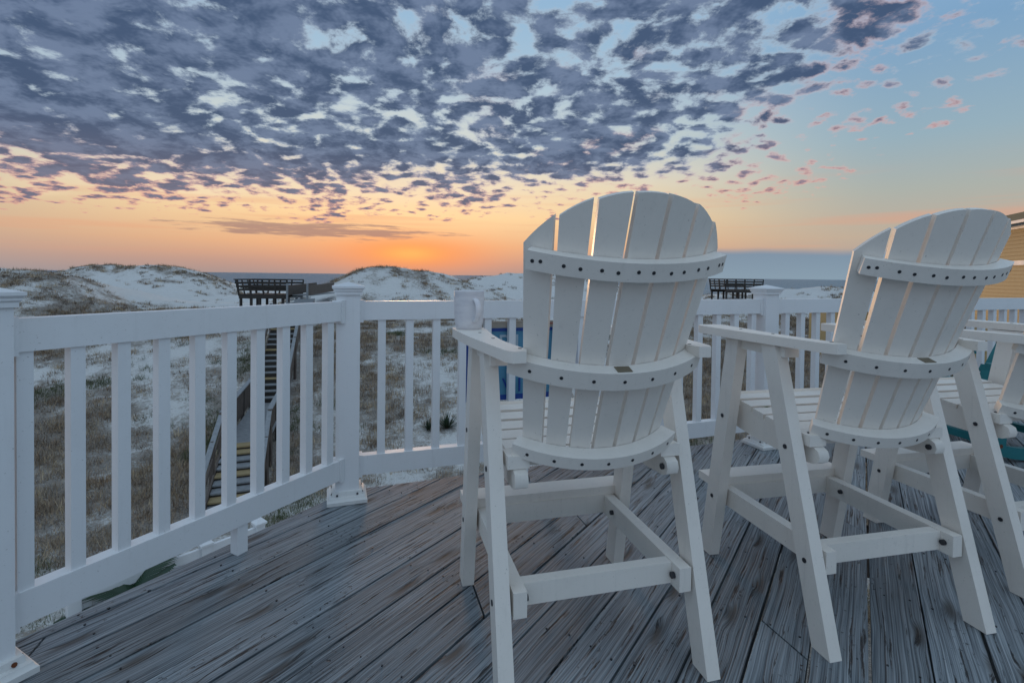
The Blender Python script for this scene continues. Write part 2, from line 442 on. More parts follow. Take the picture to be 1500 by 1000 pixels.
# ------------------------------------------------------------------ dunes
SEA_Z = -7.0
def sstep(x, a, b):
    t = np.clip((x - a) / (b - a), 0, 1); return t * t * (3 - 2 * t)
def bumpf(X, Y, cx, cy, sx, sy, h, rot=0.0, p=1.0):
    c, s = math.cos(rot), math.sin(rot)
    u = ((X - cx) * c + (Y - cy) * s) / sx; v = (-(X - cx) * s + (Y - cy) * c) / sy
    return h * np.exp(-(u * u + v * v) ** p)
RIDGES = [  # crest lines: X, height; distance of the crest, half widths in front and behind
    ([-80, -52, -44, -36, -33, -31.6, -30.6, -29.5, -28.3, -25], [1.2, 1.5, 1.3, 1.07, 0.75, 0.0, -0.7, -1.25, -1.8, -2.6], 36.0, 6.0, 8.0),
    ([-64, -58, -53.5, -50.5, -48, -45, -43, -41, -39, -37, -35.2, -31], [0.2, 0.4, 0.8, 1.5, 1.78, 1.66, 1.76, 1.6, 1.25, 0.7, 0.1, -2.4], 62.0, 9.0, 9.0),
    ([-22, -18.5, -16.5, -15.4, -14.0, -12.4, -10.3, -8.8, -7.6, -6.2, -4.9, -2.5, 1], [-2.4, -1.2, 0.3, 0.95, 1.35, 1.82, 1.68, 1.45, 1.40, 1.1, 0.75, -0.4, -1.8], 46.0, 6.5, 7.0),
    ([-10, -6, -4, -2.4, -0.4, 1.8, 5, 9, 14, 20], [-1.5, 0.2, 1.0, 1.30, 1.62, 1.55, 1.4, 0.6, -0.6, -2.6], 60.0, 8.0, 8.0),
]
def ridges(X, Y, z):
    for xs, zs, yc, sf, sb in RIDGES:
        crest = np.interp(X, xs, zs) + (vnoise(X / 2.2, Y * 0 + yc, 61, 4, 0.6) - 0.5) * 0.34
        Yc = yc + (vnoise(X / 7, X * 0 + yc, 71, 3) - 0.5) * 5.0
        t = np.where(Y < Yc, (Yc - Y) / sf, (Y - Yc) / sb)
        prof = np.exp(-t ** 2 * 0.9) * (1 - 0.22 * (vnoise(X / 3, Y / 3, 81, 4, 0.55) - 0.5) * np.clip(t, 0, 1) * 2)
        z = np.maximum(z, z + (crest - z) * prof)
    return z
def height(X, Y):
    X = np.asarray(X, float); Y = np.asarray(Y, float)
    z = -4.55 + 2.35 * sstep(Y, 13.0, 27.0) + 0.25 * sstep(Y, 27, 42)
    z = z - 0.9 * sstep(X, 3.0, 18.0) * sstep(Y, 10, 24)                       # lower ground in front of the yellow house
    z += (vnoise(X / 9, Y / 9, 3, 3) - 0.5) * 0.9 * sstep(Y, 9, 20)
    z += (vnoise(X / 1.7, Y / 1.7, 5, 3) - 0.5) * 0.28
    z = ridges(X, Y, z)
    z += bumpf(X, Y, -95.0, 92.0, 38.0, 10.0, 4.2)
    z += bumpf(X, Y, 32.0, 54.0, 16.0, 7.0, 2.45)
    z += (vnoise(X / 5, Y / 5, 9, 4) - 0.5) * 1.5 * sstep(Y, 26, 40) * sstep(-Y, -110, -80) * 0.5
    z = z - (z - (-9.5)) * sstep(Y, 78.0, 130.0)
    return z

def build_ground():
    us = np.concatenate([np.linspace(-3.2, -1.35, 30, endpoint=False), np.linspace(-1.35, 1.45, 380, endpoint=False), np.linspace(1.45, 3.2, 26)])
    ys = np.concatenate([np.linspace(0.5, 8, 16, endpoint=False), np.geomspace(8, 85, 330, endpoint=False), np.geomspace(85, 200, 30)])
    U, Yg = np.meshgrid(us, ys)
    X = U * (Yg + 6.0)
    Z = height(X, Yg)
    n, m = X.shape
    co = np.stack([X, Yg, Z], -1).reshape(-1, 3)
    # run back under the house as well
    idx = np.arange(n * m).reshape(n, m)
    f = np.stack([idx[:-1, :-1], idx[:-1, 1:], idx[1:, 1:], idx[1:, :-1]], -1).reshape(-1, 4)
    back = np.array([[us[0] * 6.5, -12, -4.55], [us[-1] * 6.5, -12, -4.55]])
    me = bpy.data.meshes.new('ground')
    verts = np.concatenate([co, back])
    faces = [tuple(q) for q in f] + [tuple([n * m, n * m + 1] + list(idx[0][::-1]))]
    me.from_pydata(verts.tolist(), [], faces)
    lit = litter(X, Yg).reshape(-1)
    a = me.attributes.new('litter', 'FLOAT', 'POINT')
    a.data.foreach_set('value', np.concatenate([lit, [0.5, 0.5]]).astype(np.float32))
    me.polygons.foreach_set('use_smooth', [True] * len(me.polygons))
    me.materials.append(M['sand'])
    o = bpy.data.objects.new('ground', me); COL.objects.link(o)
    tag(o, 'pale sand dunes patched with dry grass and litter below the deck', kind='structure')
    return o

def litter(X, Y):
    """how much dry grass and plant litter covers the sand, 0..1"""
    n = 0.6 * vnoise(X / 5.5, Y / 5.5, 21, 4, 0.6) + 0.4 * vnoise(X / 1.6, Y / 1.6, 23, 3, 0.6)
    near = 0.60 - 0.52 * sstep(Y, 24, 42)
    v = near + (n - 0.5) * 2.3
    v = v + bumpf(X, Y, -36.0, 33.0, 10.0, 6.0, 0.40)
    v = v + bumpf(X, Y, -13.5, 44.5, 3.0, 3.0, 0.50) + bumpf(X, Y, -8.0, 45.0, 3.0, 2.0, 0.40) + bumpf(X, Y, -6.2, 41.0, 4.2, 1.2, 0.42, -1.0)
    v = v + bumpf(X, Y, -45.0, 60.0, 10.0, 3.0, 0.34) + bumpf(X, Y, 3.0, 55.0, 4.0, 2.5, 0.3)
    v = v - bumpf(X, Y, -36.0, 49.0, 20.0, 5.0, 0.6) - bumpf(X, Y, -1.0, 56.0, 4.0, 3.0, 0.4)
    v = v + 0.35 * sstep(X, 2.0, 10.0) * sstep(-Y, -46, -40)
    return np.clip(v, 0, 1)

def build_grass():
    NTUFT = 42000
    Y = 8 + (66 - 8) * rng.random(NTUFT * 4) ** 1.15
    X = (rng.random(NTUFT * 4) * 2.55 - 1.25) * (Y + 4)
    d = litter(X, Y); clump = vnoise(X / 1.1, Y / 1.1, 33, 3, 0.6)
    keep = rng.random(len(X)) < np.clip((d - 0.25) * 1.2 + (clump - 0.5) * 2.2, 0.0, 1.0)
    # keep the walkway clear
    wx = np.interp(Y, [11, 14.5, 19, 22.5, 33], [-6.5, -7.5, -9.0, -10.0, -13.3])
    keep &= ~((np.abs(X - wx) < 0.95) & (Y < 34.5))
    X, Y = X[keep][:NTUFT], Y[keep][:NTUFT]
    Z = height(X, Y)
    K = 21
    T = len(X)
    green = (vnoise(X / 3.0, Y / 3.0, 44, 3) > 0.68) & (Y < 30)
    a = rng.random((T, K)) * 2 * np.pi
    L = (0.07 + 0.20 * rng.random((T, K)) ** 1.5) * (0.7 + 0.7 * rng.random((T, 1))) * (1 + 0.008 * np.clip(Y - 20, 0, 50))[:, None]
    lean = 0.25 + 1.15 * rng.random((T, K))
    wdt = 0.0030 + 0.00030 * Y[:, None] + 0 * L
    r0 = 0.26 * rng.random((T, K)) ** 0.7; a0 = rng.random((T, K)) * 2 * np.pi
    bx = X[:, None] + r0 * np.cos(a0); by = Y[:, None] + r0 * np.sin(a0); bz = Z[:, None] - 0.03 + 0 * L
    tx = bx + L * np.sin(lean) * np.cos(a); ty = by + L * np.sin(lean) * np.sin(a); tz = bz + 0.03 + L * np.cos(lean)
    px_, py_ = -np.sin(a) * wdt, np.cos(a) * wdt
    V = np.stack([np.stack([bx - px_, by - py_, bz], -1), np.stack([bx + px_, by + py_, bz], -1), np.stack([tx, ty, tz], -1)], 2).reshape(-1, 3)
    nb = T * K
    me = bpy.data.meshes.new('dune_grass')
    me.vertices.add(len(V)); me.vertices.foreach_set('co', V.reshape(-1).astype(np.float32))
    me.loops.add(nb * 3); me.loops.foreach_set('vertex_index', np.arange(nb * 3, dtype=np.int32))
    me.polygons.add(nb); me.polygons.foreach_set('loop_start', (np.arange(nb) * 3).astype(np.int32))
    me.update(calc_edges=True)
    pal = np.array([[0.34, 0.235, 0.145], [0.44, 0.34, 0.22], [0.17, 0.115, 0.075], [0.25, 0.20, 0.155]])
    c = pal[rng.integers(0, 4, T)] * (0.7 + 0.6 * rng.random((T, 1)))
    gpal = np.array([[0.075, 0.095, 0.03], [0.10, 0.11, 0.045]])
    c[green] = gpal[rng.integers(0, 2, int(green.sum()))] * (0.7 + 0.5 * rng.random((int(green.sum()), 1)))
    cb = np.repeat(c, K, 0) * (0.75 + 0.5 * rng.random((nb, 1)))
    cv = np.concatenate([np.repeat(cb, 3, 0), np.ones((nb * 3, 1))], 1)
    ca = me.color_attributes.new('tint', 'FLOAT_COLOR', 'POINT')
    ca.data.foreach_set('color', cv.reshape(-1).astype(np.float32))
    me.materials.append(M['grass'])
    o = bpy.data.objects.new('dune_grass', me); COL.objects.link(o)
    tag(o, 'dry brown dune grass growing in tufts over the sand', 'grass', kind='stuff')

build_ground()
build_grass()
def build_sea(bm):
    v = [bm.verts.new(p) for p in ((-45000, 95, SEA_Z), (45000, 95, SEA_Z), (45000, 50000, SEA_Z), (-45000, 50000, SEA_Z))]
    bm.faces.new(v)
o = part('sea', 'sea', None, build_sea, smooth=False)
tag(o, 'grey blue ocean beyond the dunes', kind='structure')

# ------------------------------------------------------------------ deck of weathered planks
HB = R(34.4)                                            # heading of the planks
BD = Vector((math.sin(HB), math.cos(HB), 0)); BN = Vector((math.cos(HB), -math.sin(HB), 0))
E1 = Vector((-0.795, 2.520, 0))                          # corner of the deck by the middle post
D1 = Vector((math.sin(R(30.6)), math.cos(R(30.6)), 0)); D2 = Vector((0.936, 0.352, 0)).normalized()
POLY = [E1, E1 + D2 * 9.0, Vector((7.6, -3.0, 0)), E1 - D1 * 6.4]
def clip_poly(poly, n, c, keep_less):
    out = []
    for i, p in enumerate(poly):
        q = poly[(i + 1) % len(poly)]
        a, b = p.dot(n) - c, q.dot(n) - c
        if not keep_less: a, b = -a, -b
        if a <= 0: out.append(p)
        if (a < 0 < b) or (b < 0 < a): out.append(p + (q - p) * (a / (a - b)))
    return out
def build_deck():
    root = empty('deck', (E1.x, E1.y, 0))
    tag(root, 'weathered grey wooden plank deck with open joints', kind='structure')
    W, PITCHB, TH = 0.1348, 0.1422, 0.036
    q0 = Vector((0.966, 1.343, 0)).dot(BN)
    qs = [p.dot(BN) for p in POLY]
    JD = Vector((math.sin(R(163.5)), math.cos(R(163.5)), 0)); JN = Vector((JD.y, -JD.x, 0))
    if JN.dot(BD) < 0: JN = -JN
    seen = {}                                           # slanted butt joints seen in the photograph, by plank number
    for jp in ((-0.10, 1.68), (0.825, 1.50), (1.50, 2.22), (0.30, 2.30), (2.2, 2.2), (-1.2, 0.9)):
        v = Vector((*jp, 0)); seen.setdefault(int(math.floor((v.dot(BN) - q0) / PITCHB)), []).append(v.dot(JN))
    k0 = int(math.floor((min(qs) - q0) / PITCHB)) - 1; k1 = int(math.ceil((max(qs) - q0) / PITCHB)) + 1
    nails = bmesh.new()
    for k in range(k0, k1):
        lo = q0 + k * PITCHB + (PITCHB - W) / 2 + random.uniform(-0.0012, 0.0012); hi = lo + W + random.uniform(-0.002, 0.001)
        strip = clip_poly(clip_poly(POLY, BN, hi, True), BN, lo, False)
        if len(strip) < 3: continue
        cuts = sorted(seen.get(k, []) + ([] if k in seen else [random.uniform(-3.5, -0.5)]))
        segs, rest = [], strip
        for c in cuts:
            a = clip_poly(rest, JN, c - 0.003, True); rest = clip_poly(rest, JN, c + 0.003, False)
            if len(a) > 2: segs.append(a)
            if len(rest) < 3: break
        if len(rest) > 2: segs.append(rest)
        for poly in segs:
            bm = bmesh.new()
            org = BD * (sum((p.dot(BD) for p in poly)) / len(poly)) + BN * ((lo + hi) / 2)
            rag = [Vector((( p - org).dot(BD), -(p - org).dot(BN), -TH)) for p in poly]
            try: prism(bm, rag, (0, 0, TH))
            except ValueError: bm.free(); continue
            o = mesh_obj('plank', bm, 'deck', root, 0.005, 3)
            o.location = org - E1 + Vector((0, 0, random.uniform(-0.0025, 0.0005)))
            o.rotation_euler = (0, 0, R(90) - HB)
        # nails over joists every 0.4 m
        for j in range(-12, 16):
            s = j * 0.405 + 0.13
            for e in (0.24, 0.76):
                p = BD * (s + random.uniform(-.012, .012)) + BN * (lo + (hi - lo) * (e + random.uniform(-.05, .05)))
                if all((p - POLY[i]).cross(POLY[(i + 1) % 4] - POLY[i]).z > 0.03 for i in range(4)):
                    disc(nails, p - E1 + Vector((0, 0, -0.002)), (random.uniform(-.1, .1), random.uniform(-.1, .1), 1), random.uniform(.0024, .0036), 0.003, 6)
    o = mesh_obj('nail_heads', nails, 'screw', root, smooth=False); tag(o, kind='stuff')
    # rim joists, inner joists and the posts that carry the deck
    def rim(bm, a, b, z): beam(bm, a - E1 + Vector((0, 0, z)), b - E1 + Vector((0, 0, z)), 0.04, 0.22)
    for a, b in ((POLY[0], POLY[1]), (POLY[3], POLY[0])):
        inn = Vector((0.9, -0.45, 0)).normalized() * 0.06
        part('rim_joist', 'walk_brown', root, lambda bm: rim(bm, a + inn, b + inn, -0.155), 0.003)
    for s in (-2.0, -0.4, 1.2, 2.8):
        part('joist', 'walk_brown', root, lambda bm: rim(bm, BD * s - BN * 0.6 + BN * 0.0, BD * s + BN * 3.4, -0.13 - 0.02), 0.003)
    for p in (E1 + Vector((0.25, -0.3, 0)), E1 + D2 * 3 + Vector((0.1, -0.35, 0)), E1 + D2 * 6 + Vector((0.1, -0.35, 0)), E1 - D1 * 3 + Vector((.35, 0, 0))):
        part('support_post', 'walk_brown', root, lambda bm: box(bm, p - E1 + Vector((0, 0, -2.5)), (0.15, 0.15, 4.6)), 0.006)
build_deck()

# ------------------------------------------------------------------ vinyl railing
PA = Vector((-0.780, 2.438, 0)); PB = Vector((0.895, 3.010, 0)); PC = Vector((1.632, 3.285, 0))
d12 = (PC - PA).normalized()
PD = PC + d12 * 3.45
r1 = Vector((math.sin(R(27.6)), math.cos(R(27.6)), 0))
PL = PA - r1 * 1.272
PZ = PL - r1 * 1.9
def post(p, dirv, label, rust=False):
    a = math.atan2(dirv.y, dirv.x)
    t = empty('railing_post', p, a)
    tag(t, label, 'post', 'white vinyl posts of the deck railing')
    part('post_sleeve', 'vinyl', t, lambda bm: box(bm, (0, 0, 0.495), (0.106, 0.106, 0.99)), 0.006)
    def capf(bm):
        prof = [(0.061, 0.972), (0.061, 0.985), (0.066, 0.990), (0.066, 0.996), (0.073, 1.003), (0.073, 1.012)]
        rings = [[bm.verts.new((sx * r, sy * r, z)) for sx, sy in ((-1, -1), (1, -1), (1, 1), (-1, 1))] for r, z in prof]
        for u, v in zip(rings, rings[1:]):
            for i in range(4): bm.faces.new((u[i], u[(i + 1) % 4], v[(i + 1) % 4], v[i]))
        tip = bm.verts.new((0, 0, 1.032))
        for i in range(4): bm.faces.new((rings[-1][i], rings[-1][(i + 1) % 4], tip))
        bm.faces.new(rings[0][::-1])
    part('post_cap', 'vinyl', t, capf, 0.0015, seg=1, ang=20)
    def basef(bm):
        prof = [(0.090, 0.0), (0.090, 0.016), (0.083, 0.021), (0.080, 0.030), (0.070, 0.034), (0.066, 0.052), (0.0535, 0.054)]
        rings = [[bm.verts.new((sx * r, sy * r, z)) for sx, sy in ((-1, -1), (1, -1), (1, 1), (-1, 1))] for r, z in prof]
        for u, v in zip(rings, rings[1:]):
            for i in range(4): bm.faces.new((u[i], u[(i + 1) % 4], v[(i + 1) % 4], v[i]))
        bm.faces.new(rings[0][::-1]); bm.faces.new(rings[-1])
    bs = part('base_trim', 'trim', t, basef, 0.0015, seg=1, ang=20)
    bm = bmesh.new()
    for s in (-1, 1):
        for u in (-0.045, 0.045):
            for (x, y, n) in ((u, s * 0.069, (0, s, 0.25)), (s * 0.069, u, (s, 0, 0.25))):
                disc(bm, (x, y, 0.040), n, 0.0050 if not rust else 0.0062, 0.003)
    o = mesh_obj('screw_heads', bm, 'rust' if rust else 'screw', bs, smooth=False); tag(o, kind='stuff')
    return t
post(PA, d12, 'white vinyl railing post at the bend of the railing, left of the mug', False)
post(PB, d12, 'white vinyl railing post hidden behind the back of the chair with the mug')
post(PC, d12, 'white vinyl railing post between the two nearer tall chairs')
post(PD, d12, 'white vinyl railing post beyond the teal chair')
PE = PD + d12 * 2.9
post(PE, d12, 'white vinyl railing post at the far end of the deck by the yellow house')
post(PL, r1, 'white vinyl railing post with rusty screws in its base trim', True)
post(PZ, r1, 'white vinyl railing post next after the one with rusty screws', True)

BAL_MESH = {}
def railing(p0, p1, n, label, foot_at=None, first=0.115, last=None, offs=None):
    d = (p1 - p0); L = d.length; a = math.atan2(d.y, d.x)
    t = empty('railing', p0, a)
    tag(t, label, 'railing', 'white vinyl railing sections round the deck')
    e = 0.051
    def rail(bm, z0, z1, wd):
        box(bm, (L / 2, 0, (z0 + z1) / 2), (L - 2 * e, wd, z1 - z0))
    part('top_rail', 'vinyl', t, lambda bm: rail(bm, 0.850, 0.940, 0.050), 0.006, seg=3)
    part('bottom_rail', 'vinyl', t, lambda bm: rail(bm, 0.108, 0.200, 0.050), 0.006, seg=3)
    for x in (e + 0.008, L - e - 0.008):
        for z in (0.895, 0.154):
            part('rail_bracket', 'vinyl', t, lambda bm: box(bm, (x, 0, z - 0.002), (0.022, 0.064, 0.106)), 0.004)
    if last is None: last = L - first
    for x in (offs or [first + (last - first) * i / (n - 1) for i in range(n)]):
        if 'b' not in BAL_MESH:
            o = part('baluster', 'vinyl', t, lambda bm: box(bm, (0, 0, 0), (0.036, 0.036, 0.66)), 0.005)
            BAL_MESH['b'] = o.data
        else:
            o = bpy.data.objects.new('baluster', BAL_MESH['b']); COL.objects.link(o); o.parent = t
        o.location = (x, 0, 0.525); o.rotation_euler = (0, 0, random.uniform(-.03, .03))
    for f in (foot_at or []):
        part('foot_block', 'vinyl', t, lambda bm: box(bm, (f, 0, 0.0535), (0.042, 0.042, 0.112)), 0.004)
    return t
railing(PL, PA, 10, 'white railing section between the rusty screwed post and the bend', [0.72], 0.0, 0.0, offs=[1.272 - 0.1213 - 0.1182 * k for k in range(10)][::-1])
railing(PA, PB, 12, 'white railing section carrying the blue sign behind the chair with the mug', [0.90], 0.157, 0.157 + 0.1335 * 11)
railing(PB, PC, 5, 'short white railing section behind the gap between the two nearer chairs')
railing(PC, PD, 25, 'white railing section in front of the yellow house', [1.1, 2.3], 0.165, 0.165 + 0.1335 * 24)
railing(PD, PE, 21, 'white railing section beyond the teal chair, closest to the yellow house', [1.4])
railing(PZ, PL, 14, 'white railing section ending at the post with rusty screws', [0.95])

# ------------------------------------------------------------------ blue sign on the railing
def build_sign():
    d = (PB - PA).normalized(); a = math.atan2(d.y, d.x)
    t = empty('hanging_sign', PA + d * 0.875 + Vector((-d.y, d.x, 0)) * 0.032, a)
    tag(t, 'blue sign with pale and dark lettering hung outside the railing', 'sign')
    part('sign_board', 'sign_blue', t, lambda bm: box(bm, (0, 0.004, 0.60), (0.60, 0.008, 0.385)), 0.001)
    part('top_border', 'sign_cream', t, lambda bm: box(bm, (0, 0.004, 0.8095), (0.60, 0.010, 0.034)), 0.001)
    part('red_stripe', 'sign_red', t, lambda bm: box(bm, (0.13, -0.002, 0.812), (0.20, 0.004, 0.006)), 0)
    part('dark_stripe', 'sign_navy', t, lambda bm: box(bm, (0, -0.0015, 0.783), (0.596, 0.005, 0.016)), 0)
    for ex in (-0.285, 0.272):
        part('dark_edge', 'sign_navy', t, lambda bm: box(bm, (ex, -0.0015, 0.59), (0.03 if ex < 0 else 0.052, 0.005, 0.36)), 0)
    def text(s, x, z, size, mat, nm, ext=0.002):
        cu = bpy.data.curves.new(nm, 'FONT'); cu.body = s; cu.size = size; cu.align_x = 'LEFT'; cu.extrude = ext
        tmp = bpy.data.objects.new('tmp_text', cu); COL.objects.link(tmp)
        bpy.context.view_layer.update()
        me = bpy.data.meshes.new_from_object(tmp.evaluated_get(bpy.context.evaluated_depsgraph_get()))
        bpy.data.objects.remove(tmp); bpy.data.curves.remove(cu)
        me.materials.clear(); me.materials.append(M[mat])
        o = bpy.data.objects.new(nm, me); COL.objects.link(o); o.parent = t
        o.location = (x, -0.003, z); o.rotation_euler = (R(90), 0, 0)
    for ch, x in (('P', -0.115), ('I', -0.025), ('N', 0.040)):
        text(ch, x, 0.668, 0.128, 'sign_pale', 'letter')
    for ch, x in (('V', -0.090), ('I', -0.005), ('L', 0.040)):
        text(ch, x, 0.450, 0.105, 'sign_navy', 'letter')
    part('lower_band', 'sign_navy', t, lambda bm: box(bm, (0, -0.0012, 0.422), (0.47, 0.004, 0.028)), 0)
M['sign_blue'] = flat('sign_blue', (0.11, 0.36, 0.55), 0.4, 0, 0.5, 9)
M['sign_cream'] = flat('sign_cream', (0.55, 0.50, 0.42), 0.5)
M['sign_red'] = flat('sign_red', (0.55, 0.13, 0.10), 0.5)
M['sign_navy'] = flat('sign_navy', (0.015, 0.07, 0.34), 0.4)
M['sign_pale'] = flat('sign_pale', (0.50, 0.62, 0.70), 0.4)
build_sign()

# ------------------------------------------------------------------ tall slatted chair
LEAN = R(20.8)
BO = Vector((0, -0.205, 0.590))
BV = Vector((0, -math.sin(LEAN), math.cos(LEAN))); BW = Vector((0, -math.cos(LEAN), -math.sin(LEAN)))
def radius(v): return 0.343 + 0.165 * v
def back_pt(th, v, off):
    r = radius(v) + off
    return BO + BV * v + Vector((1, 0, 0)) * (r * math.sin(th)) + BW * (r * math.cos(th) - radius(v))
STEP = R(10.8)
def top_v(th): return 0.714 - 0.150 * (abs(th) / (3.5 * STEP)) ** 2.15
def make_chair():
    t = empty('tall_chair')
    HX, HY = 0.2825, 0.2825
    TOPZ = 0.857
    def leg(sx, front):
        y0, y1 = (HY, 0.135) if front else (-HY, -0.045)
        x0, x1 = sx * HX, sx * (HX + 0.002)
        dy = 0.033; dx = 0.020
        rect = lambda x, y, z, k=1.0: [(x - dx, y - dy * k, z), (x + dx, y - dy * k, z), (x + dx, y + dy * k, z), (x - dx, y + dy * k, z)]
        part('leg', 'chair_white', t, lambda bm: hexa(bm, rect(x0, y0, 0), rect(x1, y1, TOPZ)), 0.0045)
    for sx in (-1, 1):
        for fr in (True, False): leg(sx, fr)
    # arms: broad, curved outline, thinner towards the back
    for sx in (-1, 1):
        out = [(-0.240, -0.285), (-0.274, -0.288), (-0.288, -0.262), (-0.302, -0.16), (-0.320, -0.03), (-0.334, 0.10), (-0.340, 0.21), (-0.343, 0.275), (-0.334, 0.305), (-0.310, 0.318),
               (-0.258, 0.318), (-0.237, 0.306), (-0.232, 0.28), (-0.236, 0.20), (-0.246, 0.08), (-0.250, -0.06), (-0.240, -0.17), (-0.230, -0.25)]
        pts = [(-sx * x, y, TOPZ + 0.001) for x, y in out]
        if sx > 0: pts = pts[::-1]
        a = part('armrest', 'chair_white', t, lambda bm: prism(bm, pts, (0, 0, 0.029)), 0.007, seg=3)
        part('arm_cleat', 'chair_white', t, lambda bm: box(bm, (sx * 0.2635, 0.045, 0.838), (0.052, 0.30, 0.034)), 0.005)
        o = part('screw_heads', 'screw', a, lambda bm: [disc(bm, (sx * x, y, TOPZ + 0.0297), (0, 0, 1), 0.0055, 0.0012) for x, y in ((0.243, -0.235), (0.265, -0.02), (0.275, 0.13))], smooth=False)
        tag(o, kind='stuff')
    # seven fanned back slats
    for i in range(7):
        def slat(bm):
            c = (i - 3) * STEP
            gap = lambda v: 0.0060 / radius(v)
            nth, nv = 5, 6
            front, back = [], []
            for b in range(nv):
                rf, rb = [], []
                for a in range(nth):
                    f = a / (nth - 1) * 2 - 1
                    th0 = c + f * STEP / 2
                    vt = top_v(th0); v = -0.020 + (vt + 0.020) * b / (nv - 1)
                    th = c + f * (STEP / 2 - gap(v))
                    # flat boards: chord, not arc
                    r = radius(v)
                    half = STEP / 2 - gap(v)
                    pL, pR = back_pt(c - half, v, 0), back_pt(c + half, v, 0)
                    p = pL.lerp(pR, (f + 1) / 2)
                    nrm = (Vector((1, 0, 0)) * math.sin(c) + BW * math.cos(c))
                    rf.append(bm.verts.new(p - nrm * 0.017)); rb.append(bm.verts.new(p))
                front.append(rf); back.append(rb)
            for b in range(nv - 1):
                for a in range(nth - 1):
                    bm.faces.new((front[b][a], front[b][a + 1], front[b + 1][a + 1], front[b + 1][a]))
                    bm.faces.new((back[b][a + 1], back[b][a], back[b + 1][a], back[b + 1][a + 1]))
                for a in (0, nth - 1):
                    bm.faces.new((front[b][a], front[b + 1][a], back[b + 1][a], back[b][a]))
            for b in (0, nv - 1):
                for a in range(nth - 1):
                    bm.faces.new((front[b][a], front[b][a + 1], back[b][a + 1], back[b][a]))
        part('back_slat', 'chair_white', t, slat, 0.0035, ang=50)
    # curved braces behind the slats
    def brace(name, v, half, h, dep, screws, lug=False):
        def f(bm):
            n = 26; rings = []
            for k in range(n + 1):
                th = -half + 2 * half * k / n
                rings.append([bm.verts.new(back_pt(th, v, o_) + BV * dv) for o_, dv in ((0.001, -h / 2), (dep, -h / 2), (dep, h / 2), (0.001, h / 2))])
            for a, b in zip(rings, rings[1:]):
                for j in range(4): bm.faces.new((a[j], a[(j + 1) % 4], b[(j + 1) % 4], b[j]))
            bm.faces.new(rings[0][::-1]); bm.faces.new(rings[-1])
        o = part(name, 'chair_white', t, f, 0.005, ang=50)
        def sf(bm):
            for th, dv in screws:
                p = back_pt(th, v, dep - 0.0008) + BV * dv
                disc(bm, p, Vector((1, 0, 0)) * math.sin(th) + BW * math.cos(th), 0.0047, 0.0016, 8)
        s = part('screw_heads', 'screw', o, sf, smooth=False); tag(s, kind='stuff')
        return o
    two = []
    for i in range(7):
        for k in ((-0.22, 0.22) if i not in (0, 6) else (-0.05, 0.18) if i == 6 else (-0.18, 0.05)):
            two.append((((i - 3) + k) * STEP * (0.95 if i in (0, 6) else 0.985), random.uniform(-.002, .002)))
    brace('top_brace', 0.536, 3.2 * STEP, 0.046, 0.034, two)
    one = [((i - 3) * STEP, 0.0) for i in range(7)]
    mb = brace('middle_brace', 0.252, 3.75 * STEP, 0.048, 0.040, one)
    brace('lower_brace', 0.004, 3.6 * STEP, 0.036, 0.044, one)
    part('maker_plate', 'plate', mb, lambda bm: box(bm, back_pt(0, 0.252, 0.020) + BV * 0.0247, (0.040, 0.026, 0.0018), Matrix.Rotation(-LEAN, 3, 'X').inverted()), 0)
    # seat: two side rails with rounded rear ends, slats across
    for sx in (-1, 1):
        prof = [(0.262, 0.600), (0.270, 0.565), (0.255, 0.525), (0.10, 0.505), (-0.08, 0.497), (-0.175, 0.504), (-0.193, 0.513), (-0.199, 0.530), (-0.193, 0.547), (-0.175, 0.556), (-0.10, 0.562), (0.05, 0.580), (0.20, 0.604), (0.245, 0.608)]
        pts = [(sx * 0.2225 - 0.018, y, z) for y, z in prof]
        part('seat_rail', 'chair_white', t, lambda bm: prism(bm, pts, (0.036, 0, 0)), 0.005)
        # lug that ties the lower brace to the rail
        pe = back_pt(sx * 3.5 * STEP, 0.004, 0.02)
        part('brace_lug', 'chair_white', t, lambda bm: box(bm, (sx * 0.226, pe.y + 0.01, 0.5745), (0.060, 0.066, 0.034)), 0.007)
        o = part('screw_heads', 'screw', t, lambda bm: (disc(bm, (sx * 0.232, pe.y + 0.004, 0.5912), (0, 0, 1), 0.0075, 0.0025), disc(bm, (sx * (0.2225 - 0.019), -0.176, 0.530), (-sx, 0, 0), 0.009, 0.006)), smooth=False)
        tag(o, kind='stuff')
    ys = [0.262, 0.205, 0.140, 0.075, 0.010, -0.055, -0.120]
    for k, y in enumerate(ys):
        z = float(np.interp(y, [-0.12, 0.05, 0.20, 0.262], [0.568, 0.587, 0.613, 0.612]))
        sl = float(np.interp(y, [-0.12, 0.05, 0.20, 0.262], [0.10, 0.13, 0.10, -0.45]))
        part('seat_slat', 'chair_white', t, lambda bm: box(bm, (0, y, z), (0.482, 0.057, 0.022), Matrix.Rotation(sl, 3, 'X')), 0.006, seg=3)
    # footrest and stretchers
    part('footrest', 'chair_white', t, lambda bm: box(bm, (0, 0.292, 0.284), (0.600, 0.090, 0.030)), 0.007, seg=3)
    part('front_stretcher', 'chair_white', t, lambda bm: box(bm, (0, 0.258, 0.238), (0.438, 0.032, 0.064)), 0.004)
    for sx in (-1, 1):
        part('side_stretcher', 'chair_white', t, lambda bm: box(bm, (sx * 0.2365, 0.014, 0.236), (0.036, 0.520, 0.066)), 0.005)
    part('rear_stretcher', 'chair_white', t, lambda bm: box(bm, (0, -0.190, 0.238), (0.436, 0.034, 0.058)), 0.005)
